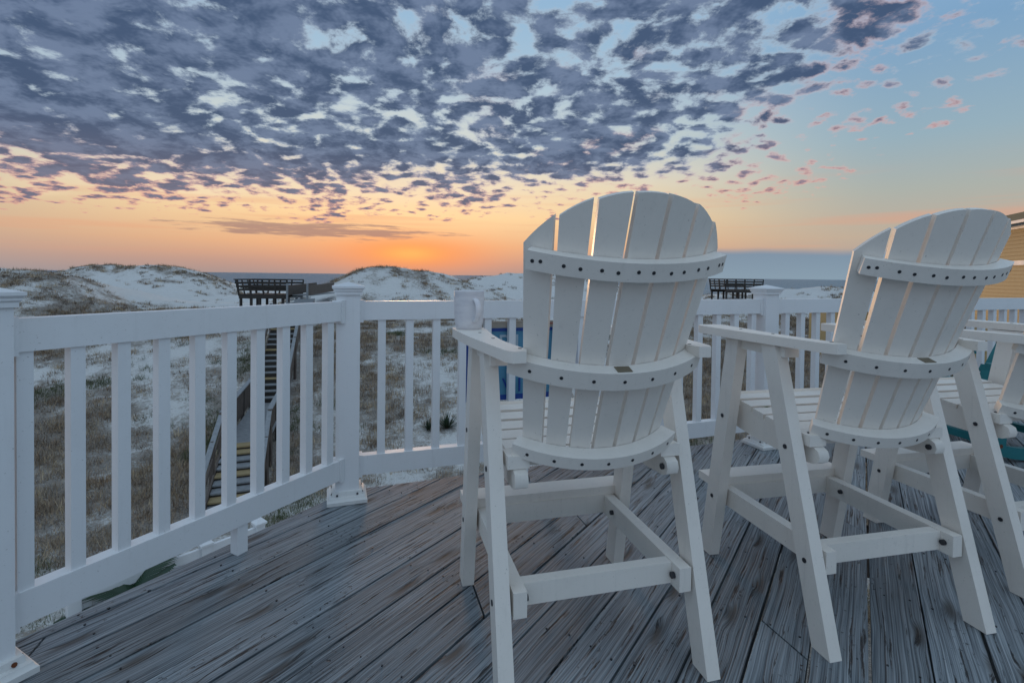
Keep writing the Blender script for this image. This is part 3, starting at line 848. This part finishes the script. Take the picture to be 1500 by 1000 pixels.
    def bolts(bm):
        for sx in (-1, 1):
            for y, z in ((0.232, 0.236), (-0.232, 0.236), (0.190, 0.56), (-0.120, 0.548)):
                lx = HX + 0.002 * z / TOPZ
                yy = (HY + (0.135 - HY) * z / TOPZ) if y > 0 else (-HY + (HY - 0.045) * z / TOPZ)
                disc(bm, (sx * (lx + 0.0195), yy, z), (sx, 0, 0), 0.0075, 0.003)
            disc(bm, (sx * 0.219, -0.219, 0.238), (-sx, 0, 0), 0.009, 0.010)
            disc(bm, (sx * 0.219, 0.170, 0.238), (-sx, 0, 0), 0.008, 0.010)
    o = part('bolt_heads', 'screw', t, bolts, smooth=False); tag(o, kind='stuff')
    return t
GRP = 'tall white slatted chairs on the deck'
chair = make_chair()
chair.location = (0.198, 1.579, 0); chair.rotation_euler = (0, 0, R(14.6))
tag(chair, 'tall white slatted chair with a white mug on its armrest', 'chair', GRP)
c2 = copy_tree(chair)
c2.location = (1.128, 1.786, 0); c2.rotation_euler = (0, 0, R(12.6))
tag(c2, 'tall white slatted chair standing between two others, bits of moss on its seat', 'chair', GRP)
c3 = copy_tree(chair)
c3.location = (1.972, 2.068, 0); c3.rotation_euler = (0, 0, R(13.5))
tag(c3, 'tall white slatted chair in front of the teal rocking chair', 'chair', GRP)

def moss(bm):
    r = random.Random(5)
    for k in range(16):
        c = Vector((-0.13 + r.uniform(-0.05, 0.07), 0.1075 + r.uniform(-0.006, 0.006), 0.604 + r.uniform(-0.003, 0.003)))
        g = bmesh.ops.create_icosphere(bm, subdivisions=1, radius=r.uniform(0.003, 0.007))
        for v in g['verts']: v.co = Vector((v.co.x * 1.6, v.co.y, v.co.z * 0.7)) * r.uniform(0.8, 1.2) + c
M['moss'] = flat('moss', (0.06, 0.11, 0.015), 0.95, 0, 0.5, 60)
o = part('moss_specks', 'moss', c2, moss, smooth=False); tag(o, kind='stuff')

# ------------------------------------------------------------------ mug on the armrest
def build_mug():
    a = R(14.6)
    loc = Matrix.Translation((0.198, 1.579, 0)) @ Matrix.Rotation(a, 4, 'Z') @ Vector((-0.288, 0.262, 0.8868))
    t = empty('mug', loc, R(-62))
    tag(t, 'white ribbed ceramic mug standing on the front of the armrest', 'mug')
    Rr, Hh = 0.0515, 0.130
    def body(bm):
        prof = [(0.001, 0.0), (Rr * 0.80, 0.0), (Rr * 0.86, 0.003), (Rr * 0.93, 0.022), (Rr * 0.975, 0.055), (Rr, 0.09), (Rr * 1.0, 0.112)]
        for k in range(5):
            z = 0.1125 + k * 0.0032
            prof += [(Rr * 1.0 + 0.0008, z), (Rr * 1.0 - 0.0008, z + 0.0016)]
        prof += [(Rr * 1.01, Hh - 0.001), (Rr * 0.97, Hh + 0.001), (Rr * 0.94, Hh - 0.003), (Rr * 0.93, 0.10), (Rr * 0.86, 0.03), (0.001, 0.008)]
        lathe(bm, prof, seg=48)
    part('cup', 'ceramic', t, body)
    def handle(bm):
        n, m = 18, 10; rings = []
        for k in range(n + 1):
            s = math.pi * (k / n) ; cx = Rr * 0.96 + 0.030 * math.sin(s); cz = 0.066 + 0.036 * math.cos(s)
            tx, tz = 0.030 * math.cos(s), -0.036 * math.sin(s)
            tl = math.hypot(tx, tz) or 1; nx, nz = -tz / tl, tx / tl
            rings.append([bm.verts.new((cx + nx * 0.0055 * math.cos(q), 0.0095 * math.sin(q), cz + nz * 0.0055 * math.cos(q))) for q in (2 * math.pi * j / m for j in range(m))])
        for a_, b_ in zip(rings, rings[1:]):
            for j in range(m): bm.faces.new((a_[j], a_[(j + 1) % m], b_[(j + 1) % m], b_[j]))
        bm.faces.new(rings[0]); bm.faces.new(rings[-1][::-1])
    part('handle', 'ceramic', t, handle)
def ceramic():
    mt, w, b = material('white_stoneware')
    c = objcoord(w, False)
    n = w.noise(w.mapping(c, (18, 18, 60)), 1.0, 4, 0.6); k = w.noise(c, 110.0, 3)
    w.put(b.inputs['Base Color'], w.mix(w.m('MULTIPLY', w.step(n, 0.4, 0.7), 0.35), (0.74, 0.73, 0.75), (0.50, 0.50, 0.55)))
    b.inputs['Roughness'].default_value = 0.45
    bump(w, b, w.m('ADD', n, w.m('MULTIPLY', k, 0.4)), 0.35, 0.0015)
    return mt
M['ceramic'] = ceramic()
build_mug()

# ------------------------------------------------------------------ teal rocking chair by the railing
def build_rocker():
    p = Vector((3.09, 3.32, 0))
    t = empty('rocking_chair', p, R(100))                # local +y is the way it faces
    tag(t, 'teal painted wooden rocking chair close to the railing', 'chair')
    for sx in (-1, 1):
        def rk(bm):
            n = 22; rings = []
            for k in range(n + 1):
                s = -0.42 + 0.86 * k / n; z = 0.045 + 0.62 * (s - 0.02) ** 2
                hh = 0.034 * (1 if 0 < k < n else 0.55)
                rings.append([bm.verts.new((sx * 0.27 + dx, s, z + dz)) for dx, dz in ((-0.02, -hh), (0.02, -hh), (0.02, hh), (-0.02, hh))])
            for a, b in zip(rings, rings[1:]):
                for j in range(4): bm.faces.new((a[j], a[(j + 1) % 4], b[(j + 1) % 4], b[j]))
            bm.faces.new(rings[0][::-1]); bm.faces.new(rings[-1])
        part('rocker', 'teal', t, rk, 0.008, seg=3)
        part('front_leg', 'teal', t, lambda bm: beam(bm, (sx * 0.27, 0.26, 0.07), (sx * 0.27, 0.22, 0.56), 0.034, 0.07, (0, 1, 0)), 0.005)
        part('rear_leg', 'teal', t, lambda bm: beam(bm, (sx * 0.25, -0.26, 0.07), (sx * 0.25, -0.12, 0.36), 0.034, 0.07, (0, 1, 0)), 0.005)
        part('seat_side', 'teal', t, lambda bm: beam(bm, (sx * 0.235, 0.30, 0.40), (sx * 0.235, -0.25, 0.31), 0.03, 0.07), 0.006)
        part('armrest', 'teal', t, lambda bm: box(bm, (sx * 0.29, 0.05, 0.575), (0.10, 0.56, 0.026)), 0.008)
    for k in range(7):
        y = 0.29 - k * 0.075
        part('seat_slat', 'teal', t, lambda bm: box(bm, (0, y, 0.447 - k * 0.0122), (0.53, 0.064, 0.02), Matrix.Rotation(0.16, 3, 'X')), 0.005)
    for k in range(5):
        x = (k - 2) * 0.095
        part('back_slat', 'teal', t, lambda bm: beam(bm, (x * 0.92, -0.19, 0.34), (x * 1.1, -0.45, 0.80 - 0.03 * abs(k - 2) ** 2), 0.086, 0.02, (0, 1, 0.4)), 0.006)
    for z, y in ((0.46, -0.285), (0.68, -0.412)):
        part('back_brace', 'teal', t, lambda bm: box(bm, (0, y, z), (0.50, 0.03, 0.05), Matrix.Rotation(0.5, 3, 'X')), 0.004)
    for y in (0.26, -0.26):
        part('cross_bar', 'teal', t, lambda bm: box(bm, (0, y, 0.115), (0.54, 0.045, 0.045)), 0.006)
    o = part('rust_stains', 'rust', t, lambda bm: [disc(bm, (sx * 0.2905, 0.262, 0.105), (sx, 0, 0), 0.012, 0.002) for sx in (-1, 1)], smooth=False); tag(o, kind='stuff')
build_rocker()

# ------------------------------------------------------------------ beach walkway, stairs and platform
def gz(x, y): return float(height(np.array([x]), np.array([y]))[0])
WK = [Vector((-6.50, 11.9, -4.55)), Vector((-7.52, 14.5, -3.76)), Vector((-9.0, 19.0, -3.76)), Vector((-9.95, 22.6, -1.15)), Vector((-13.2, 32.8, -0.55))]
def seg_frame(a, b):
    d = Vector((b.x - a.x, b.y - a.y, 0)); L = d.length; d /= L
    return d, Vector((d.y, -d.x, 0)), L
def stair(name, label, a, b, n, new, wd=1.1):
    """flight from the lower point a to the upper point b"""
    d, s, L = seg_frame(a, b)
    t = empty(name, (a.x, a.y, gz(a.x, a.y)))
    tag(t, label, 'stairs')
    o0 = Vector((a.x, a.y, gz(a.x, a.y)))
    rise, run = (b.z - a.z) / n, L / n
    q = lambda along, side, z: a + d * along + s * side + Vector((0, 0, z - a.z)) - o0
    for k in range(n):
        z = a.z + rise * (k + 1)
        mat = 'new_wood' if k in new else 'walk'
        part('tread', mat, t, lambda bm: beam(bm, q(run * (k + 0.5), -wd / 2, z - 0.02), q(run * (k + 0.5), wd / 2, z - 0.02), run + 0.03, 0.04), 0.004)
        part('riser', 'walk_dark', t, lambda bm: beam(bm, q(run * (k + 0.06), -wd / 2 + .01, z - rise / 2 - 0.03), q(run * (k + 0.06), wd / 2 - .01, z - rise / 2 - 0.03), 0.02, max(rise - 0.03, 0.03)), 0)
    for sd_ in (-1, 1):
        part('stringer', 'walk_brown', t, lambda bm: beam(bm, q(-0.05, sd_ * (wd / 2 + 0.03), a.z + 0.02), q(L + 0.02, sd_ * (wd / 2 + 0.03), b.z - 0.10), 0.045, 0.24), 0.004)
        part('handrail', 'walk', t, lambda bm: beam(bm, q(0, sd_ * (wd / 2 + 0.06), a.z + 0.92), q(L, sd_ * (wd / 2 + 0.06), b.z + 0.88), 0.12, 0.04), 0.004)
        part('mid_rail', 'walk_brown', t, lambda bm: beam(bm, q(0, sd_ * (wd / 2 + 0.06), a.z + 0.48), q(L, sd_ * (wd / 2 + 0.06), b.z + 0.44), 0.035, 0.10), 0.004)
        for f in (0.02, 0.5, 0.98):
            zt = a.z + (b.z - a.z) * f
            part('post', 'walk_brown', t, lambda bm: beam(bm, q(L * f, sd_ * (wd / 2 + 0.075), zt - 1.4), q(L * f, sd_ * (wd / 2 + 0.075), zt + 0.92), 0.09, 0.09, (0, 1, 0)), 0.006)
    return t
def walk(name, label, a, b, wd=1.1, hgt=0.9, dark='walk_brown', pick=0.2, rails=True):
    d, s, L = seg_frame(a, b)
    o0 = Vector((a.x, a.y, gz(a.x, a.y)))
    t = empty(name, o0)
    tag(t, label, 'boardwalk')
    q = lambda along, side, z: a + d * along + s * side + Vector((0, 0, (b.z - a.z) * along / L + z)) - o0
    n = max(2, int(L / 0.148))
    for k in range(n):
        x = (k + 0.5) * L / n
        part('plank', 'walk', t, lambda bm: beam(bm, q(x, -wd / 2, -0.02), q(x, wd / 2, -0.02), L / n - 0.008, 0.038), 0.0)
    for sd_ in (-1, 1):
        part('side_beam', 'walk_brown', t, lambda bm: beam(bm, q(0, sd_ * (wd / 2 - 0.05), -0.16), q(L, sd_ * (wd / 2 - 0.05), -0.16), 0.05, 0.22), 0)
        if not rails: continue
        part('handrail', 'walk', t, lambda bm: beam(bm, q(0, sd_ * (wd / 2 + 0.06), hgt), q(L, sd_ * (wd / 2 + 0.06), hgt), 0.14, 0.04), 0.004)
        part('bottom_rail', 'walk', t, lambda bm: beam(bm, q(0, sd_ * (wd / 2 + 0.06), 0.10), q(L, sd_ * (wd / 2 + 0.06), 0.10), 0.035, 0.09), 0)
        m = max(2, int(round(L / 1.7)) + 1)
        for k in range(m):
            x = 0.05 + (L - 0.1) * k / (m - 1)
            part('post', 'walk_dark', t, lambda bm: beam(bm, q(x, sd_ * (wd / 2 + 0.07), -2.2), q(x, sd_ * (wd / 2 + 0.07), hgt), 0.09, 0.09, (0, 1, 0)), 0.005)
        np_ = int(L / pick)
        for k in range(np_):
            x = (k + 0.5) * L / np_
            part('picket', dark, t, lambda bm: beam(bm, q(x, sd_ * (wd / 2 + 0.035), 0.06), q(x, sd_ * (wd / 2 + 0.035), hgt - 0.02), 0.018, 0.12, (d.x, d.y, 0)), 0)
    return t
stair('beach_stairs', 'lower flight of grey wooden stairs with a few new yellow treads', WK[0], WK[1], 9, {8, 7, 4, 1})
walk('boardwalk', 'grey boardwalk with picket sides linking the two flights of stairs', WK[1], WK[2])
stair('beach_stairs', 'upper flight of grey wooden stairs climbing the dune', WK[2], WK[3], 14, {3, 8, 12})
walk('boardwalk', 'long grey boardwalk from the upper stairs to the dark platform', WK[3], WK[4], rails=False)

def platform(name, label, c, heading, w, dep, z, leg, rows=4, hgt=0.95, flare=0.22, steps=False):
    """dark viewing platform whose bench backs lean outwards"""
    o0 = Vector((c.x, c.y, z - leg))
    t = empty(name, o0, heading)
    tag(t, label, 'platform')
    q = lambda x, y, h: Vector((x, y, leg + h))
    n = int(w / 0.3)
    for k in range(n):
        x = -w / 2 + (k + 0.5) * w / n
        part('plank', 'walk_dark', t, lambda bm: beam(bm, q(x, -dep / 2, -0.02), q(x, dep / 2, -0.02), w / n - 0.01, 0.04), 0)
    for y in (-dep / 2, dep / 2):
        part('beam', 'walk_dark', t, lambda bm: beam(bm, q(-w / 2, y, -0.15), q(w / 2, y, -0.15), 0.06, 0.22), 0)
    for x in (-w / 2 + 0.1, -w / 2 + 0.75, -w / 2 + 1.3, w / 2 - 0.9, w / 2 - 0.35, w / 2 - 0.02):
        for y in (-dep / 2 + 0.05, dep / 2 - 0.05):
            part('leg', 'walk_dark', t, lambda bm: beam(bm, q(x, y, -leg - 0.6), q(x, y, 0.02), 0.13, 0.13, (0, 1, 0)), 0.006)
    sides = [((-w / 2, -dep / 2), (w / 2, -dep / 2), (0, -1)), ((-w / 2, dep / 2), (w / 2, dep / 2), (0, 1)), ((-w / 2, -dep / 2), (-w / 2, dep / 2), (-1, 0))]
    for a, b, nn in sides:
        ln = math.hypot(b[0] - a[0], b[1] - a[1])
        for r in range(rows):
            h = 0.30 + (hgt - 0.30) * r / (rows - 1); o_ = flare * h / hgt
            ea = 0.0 if nn[0] else -flare * h / hgt
            pa = q(a[0] + nn[0] * o_ + ea, a[1] + nn[1] * o_ + (-o_ if nn[0] else 0), h); pb = q(b[0] + nn[0] * o_, b[1] + nn[1] * o_ + (o_ if nn[0] else 0), h)
            part('rail_board', 'walk_dark', t, lambda bm: beam(bm, pa, pb, 0.035, 0.12 if r < rows - 1 else 0.07), 0)
        m = max(3, int(round(ln / 0.85)) + 1)
        for k in range(m):
            f = k / (m - 1); x, y = a[0] + (b[0] - a[0]) * f, a[1] + (b[1] - a[1]) * f
            part('back_post', 'walk_dark', t, lambda bm: beam(bm, q(x, y, -0.1), q(x + nn[0] * flare, y + nn[1] * flare, hgt), 0.05, 0.09, (nn[1], nn[0], 0)), 0)
    part('bench_seat', 'walk_dark', t, lambda bm: box(bm, q(0, -dep / 2 + 0.28, 0.43), (w - 0.1, 0.42, 0.05)), 0.004)
    if steps:
        for k in range(3):
            part('step', 'walk', t, lambda bm: box(bm, q(w / 2 + 0.75, -dep / 2 - 0.35 + k * 0.28, -0.48 + 0.16 * k), (1.15, 0.30, 0.05)), 0.004)
        for x in (w / 2 + 0.12, w / 2 + 1.38):
            part('newel', 'walk', t, lambda bm: beam(bm, q(x, -dep / 2 - 0.45, -1.4), q(x, -dep / 2 - 0.45, 0.75), 0.1, 0.1, (0, 1, 0)), 0.005)
            part('side_rail', 'walk_brown', t, lambda bm: beam(bm, q(x, -dep / 2 - 0.40, 0.30), q(x, dep / 2 + 2.5, 0.42), 0.05, 0.62), 0.004)
        part('landing', 'walk', t, lambda bm: box(bm, q(w / 2 + 0.75, 1.6, -0.03), (1.2, dep + 2.6, 0.06)), 0)
    return t
platform('viewing_platform', 'dark wooden viewing platform with flared bench backs where the boardwalk ends', at_depth(398, 437, 34.0), R(2), 3.1, 2.4, -0.33, 1.5, steps=True)
pc = at_depth(1078, 424, 48.0)
platform('dune_crossover', 'dark timber crossover platform on tall legs over the far dune', pc, R(8), 3.6, 2.6, pc.z, 2.2, rows=4, hgt=0.95, flare=0.15)

# ------------------------------------------------------------------ yellow house beyond the railing
def build_house():
    F = Vector((20.1, 22.5, 0))                         # far corner of the long side
    a = math.atan2(-0.93, -0.368)
    G = -5.2
    t = empty('yellow_house', (F.x, F.y, G), a)
    tag(t, 'yellow clapboard house with a dark green roof edge and white trim', 'house')
    L = 15.0
    q1 = F + Vector((-0.368, -0.93, 0)) * 1.46
    eave = at_depth(1475, 336, q1.y).z - G; band = at_depth(1485, 388, q1.y).z - G
    part('wall', 'yellow', t, lambda bm: box(bm, (L / 2, 4.03, eave / 2), (L, 8.0, eave)), 0)
    z = 0.25
    while z < eave - 0.1:
        part('siding_board', 'yellow', t, lambda bm: hexa(bm, [(0, -0.016, z), (L, -0.016, z), (L, 0.028, z), (0, 0.028, z)],
             [(0, 0.004, z + 0.138), (L, 0.004, z + 0.138), (L, 0.028, z + 0.138), (0, 0.028, z + 0.138)]), 0, smooth=False)
        z += 0.14
    part('trim_band', 'vinyl', t, lambda bm: box(bm, (L / 2, -0.020, band), (L + 0.04, 0.06, 0.17)), 0.004)
    part('corner_board', 'vinyl', t, lambda bm: box(bm, (0.03, -0.016, eave / 2), (0.15, 0.07, eave)), 0.004)
    part('frieze_board', 'vinyl', t, lambda bm: box(bm, (L / 2, -0.024, eave - 0.10), (L + 0.06, 0.07, 0.2)), 0.004)
    r = part('roof', 'roof', t, lambda bm: hexa(bm, [(-0.35, -0.40, eave), (L + 0.35, -0.40, eave), (L + 0.35, 8.4, eave), (-0.35, 8.4, eave)],
         [(-0.35, -0.40, eave + 0.30), (L + 0.35, -0.40, eave + 0.30), (L - 0.8, 4.0, eave + 1.3), (0.8, 4.0, eave + 1.3)]), 0.01)
    part('gutter', 'vinyl', r, lambda bm: box(bm, (L / 2, -0.44, eave - 0.02), (L + 0.8, 0.09, 0.10)), 0.004)
    for xw, zt in ((6.0, band - 0.12), (9.0, band - 0.12), (11.6, band - 0.12), (6.0, band - 3.0), (9.0, band - 3.0)):
        zb = zt - 1.45
        f = part('window', 'glass', t, lambda bm: box(bm, (xw + 0.5, -0.018, (zt + zb) / 2), (0.96, 0.02, zt - zb)), 0)
        for x in (xw - 0.03, xw + 1.03):
            part('frame', 'vinyl', f, lambda bm: box(bm, (x, -0.028, (zt + zb) / 2), (0.12, 0.06, zt - zb + 0.2)), 0.004)
        for z_ in (zb - 0.05, zt + 0.05, (zt + zb) / 2):
            part('frame', 'vinyl', f, lambda bm: box(bm, (xw + 0.5, -0.026, z_), (0.94, 0.055, 0.09)), 0.004)
def build_shed():
    Y = 27.0
    a, b = at_depth(1226, 466, Y), at_depth(1300, 466, Y)
    top = at_depth(1240, 452, Y).z
    g = gz((a.x + b.x) / 2, Y + 1)
    t = empty('shed', ((a.x + b.x) / 2, Y, g)); tag(t, 'low yellow clapboard shed seen through the railing left of the house', 'shed')
    w, h = b.x - a.x, top - g
    part('wall', 'yellow', t, lambda bm: box(bm, (0, 1.28, h / 2 - 0.2), (w, 2.5, h + 0.4)), 0)
    z = 0.0
    while z < h - 0.14:
        part('siding_board', 'yellow', t, lambda bm: hexa(bm, [(-w / 2, -0.012, z), (w / 2, -0.012, z), (w / 2, 0.028, z), (-w / 2, 0.028, z)], [(-w / 2, 0.006, z + 0.138), (w / 2, 0.006, z + 0.138), (w / 2, 0.028, z + 0.138), (-w / 2, 0.028, z + 0.138)]), 0, smooth=False)
        z += 0.14
    part('roof', 'roof', t, lambda bm: hexa(bm, [(-w / 2 - .15, -0.2, h), (w / 2 + .15, -0.2, h), (w / 2 + .15, 2.7, h), (-w / 2 - .15, 2.7, h)], [(-w / 2 - .15, -0.2, h + .08), (w / 2 + .15, -0.2, h + .08), (w / 2 + .15, 2.7, h + .2), (-w / 2 - .15, 2.7, h + .2)]), 0.01)
build_shed()
build_house()

# ------------------------------------------------------------------ white fence and palm below the deck
def build_fence():
    pts = [(Vector((-5.15, 6.0, 0))), Vector((-4.25, 7.10, 0)), Vector((-3.80, 7.72, 0))]
    top = -2.80
    for a, b, lab in ((pts[0], pts[1], 'white vinyl privacy fence panel beside the palm below the deck'), (pts[1], pts[2], 'short white vinyl fence panel reaching away from the palm')):
        d = (b - a); L = d.length; ang = math.atan2(d.y, d.x)
        t = empty('vinyl_fence', (a.x, a.y, -4.6), ang)
        tag(t, lab, 'fence')
        n = int(L / 0.16)
        for k in range(n):
            part('board', 'vinyl', t, lambda bm: box(bm, ((k + 0.5) * L / n, 0, (top + 4.6) / 2 - 0.05), (L / n - 0.006, 0.03, top + 4.6 - 0.12)), 0.003)
        for z in (top + 4.6 - 0.03, 0.15):
            part('rail', 'vinyl', t, lambda bm: box(bm, (L / 2, 0, z), (L - 0.11, 0.05, 0.12)), 0.005)
    for p, lab in ((pts[0], 'white capped fence post left of the palm'), (pts[1], 'white capped fence post between the two fence panels'), (pts[2], 'white capped fence post at the end of the fence')):
        t = empty('fence_post', (p.x, p.y, -4.65), R(52)); tag(t, lab, 'post', 'posts of the white fence')
        h = top + 4.65 + 0.06
        part('post_sleeve', 'vinyl', t, lambda bm: box(bm, (0, 0, h / 2), (0.127, 0.127, h)), 0.005)
        def cp(bm):
            v = [bm.verts.new((sx * 0.085, sy * 0.085, h)) for sx, sy in ((-1, -1), (1, -1), (1, 1), (-1, 1))]
            u = [bm.verts.new((sx * 0.085, sy * 0.085, h + 0.03)) for sx, sy in ((-1, -1), (1, -1), (1, 1), (-1, 1))]
            tip = bm.verts.new((0, 0, h + 0.12)); bm.faces.new(v[::-1])
            for i in range(4):
                bm.faces.new((v[i], v[(i + 1) % 4], u[(i + 1) % 4], u[i])); bm.faces.new((u[i], u[(i + 1) % 4], tip))
        part('post_cap', 'vinyl', t, cp, 0.003)
build_fence()

def frond(bm, base, az, length, droop, el):
    n = 12; p = Vector(base); d = Vector((math.cos(az) * math.cos(el), math.sin(az) * math.cos(el), math.sin(el)))
    for k in range(n):
        q = p + d * (length / n)
        s = d.cross(Vector((0, 0, 1))).normalized()
        wl = 0.42 * length * math.sin(math.pi * (k + 1.2) / (n + 1.6))
        for sg in (-1, 1):
            for j in range(2):
                b0 = p.lerp(q, j * 0.5)
                tip = b0 + (s * sg * 0.8 + d * 0.75 + Vector((0, 0, -0.28))) * wl
                w2 = d * 0.016
                bm.faces.new([bm.verts.new(b0 - w2), bm.verts.new(b0 + w2), bm.verts.new(b0.lerp(tip, .55) + w2 * .9), bm.verts.new(tip), bm.verts.new(b0.lerp(tip, .55) - w2 * .9)])
        r = s * 0.008
        bm.faces.new([bm.verts.new(p - r), bm.verts.new(p + r), bm.verts.new(q + r), bm.verts.new(q - r)])
        p = q; d = (d + Vector((0, 0, -droop / n))).normalized()
def build_palm():
    b = at_depth(193, 852, 6.3); base = Vector((b.x, b.y, -4.6)); crown = Vector((0, 0, b.z + 4.6 - 0.25))
    t = empty('palm', base); tag(t, 'small dark green palm growing beside the white fence', 'palm')
    def tr(bm):
        prof = [(0.10, 0.0)]
        z = 0.0
        while z < crown.z: prof += [(0.085, z + 0.02), (0.07, z + 0.07)]; z += 0.09
        rings = lathe(bm, prof, seg=14); bm.faces.new(rings[-1])
    part('trunk', 'walk_brown', t, tr)
    r = random.Random(3)
    for k in range(16):
        az = k * 2.4; L = r.uniform(0.55, 0.8)
        part('frond', 'leaf', t, lambda bm: frond(bm, crown, az, L, r.uniform(0.8, 1.5), r.uniform(0.25, 1.1)), smooth=False)
build_palm()

def yucca(px, py, Y, size, label, n=60):
    b = at_depth(px, py, Y); z = gz(b.x, Y)
    t = empty('yucca', (b.x, Y, z)); tag(t, label, 'plant')
    r = random.Random(int(px))
    def f(bm):
        for k in range(n):
            a = r.uniform(0, 6.28); el = r.uniform(0.15, 1.45); L = size * r.uniform(0.7, 1.1)
            d = Vector((math.cos(a) * math.cos(el), math.sin(a) * math.cos(el), math.sin(el))); s = d.cross(Vector((0, 0, 1))).normalized() * size * 0.035
            o_ = Vector((r.uniform(-.1, .1), r.uniform(-.1, .1), 0.02)) * size
            m = o_ + d * L * 0.4
            bm.faces.new([bm.verts.new(o_ - s * .6), bm.verts.new(o_ + s * .6), bm.verts.new(m + s), bm.verts.new(o_ + d * L), bm.verts.new(m - s)])
    part('leaves', 'yucca', t, f, smooth=False)
def ground_depth(px, py):
    r = ray(px, py)
    for k in range(600):
        Y = 7 + k * 0.1; p = Vector((0, 0, EYE)) + r * (Y / r.y)
        if p.z < gz(p.x, Y): return Y
    return 20
yucca(655, 628, ground_depth(655, 628), 0.62, 'dark spiky yucca clump on the sand seen just left of the mug chair')
yucca(627, 630, ground_depth(627, 630), 0.42, 'smaller greener spiky yucca beside the dark yucca clump', 40)
yucca(1213, 436, 45, 0.9, 'lone twiggy shrub on the sand crest against the sea', 26)
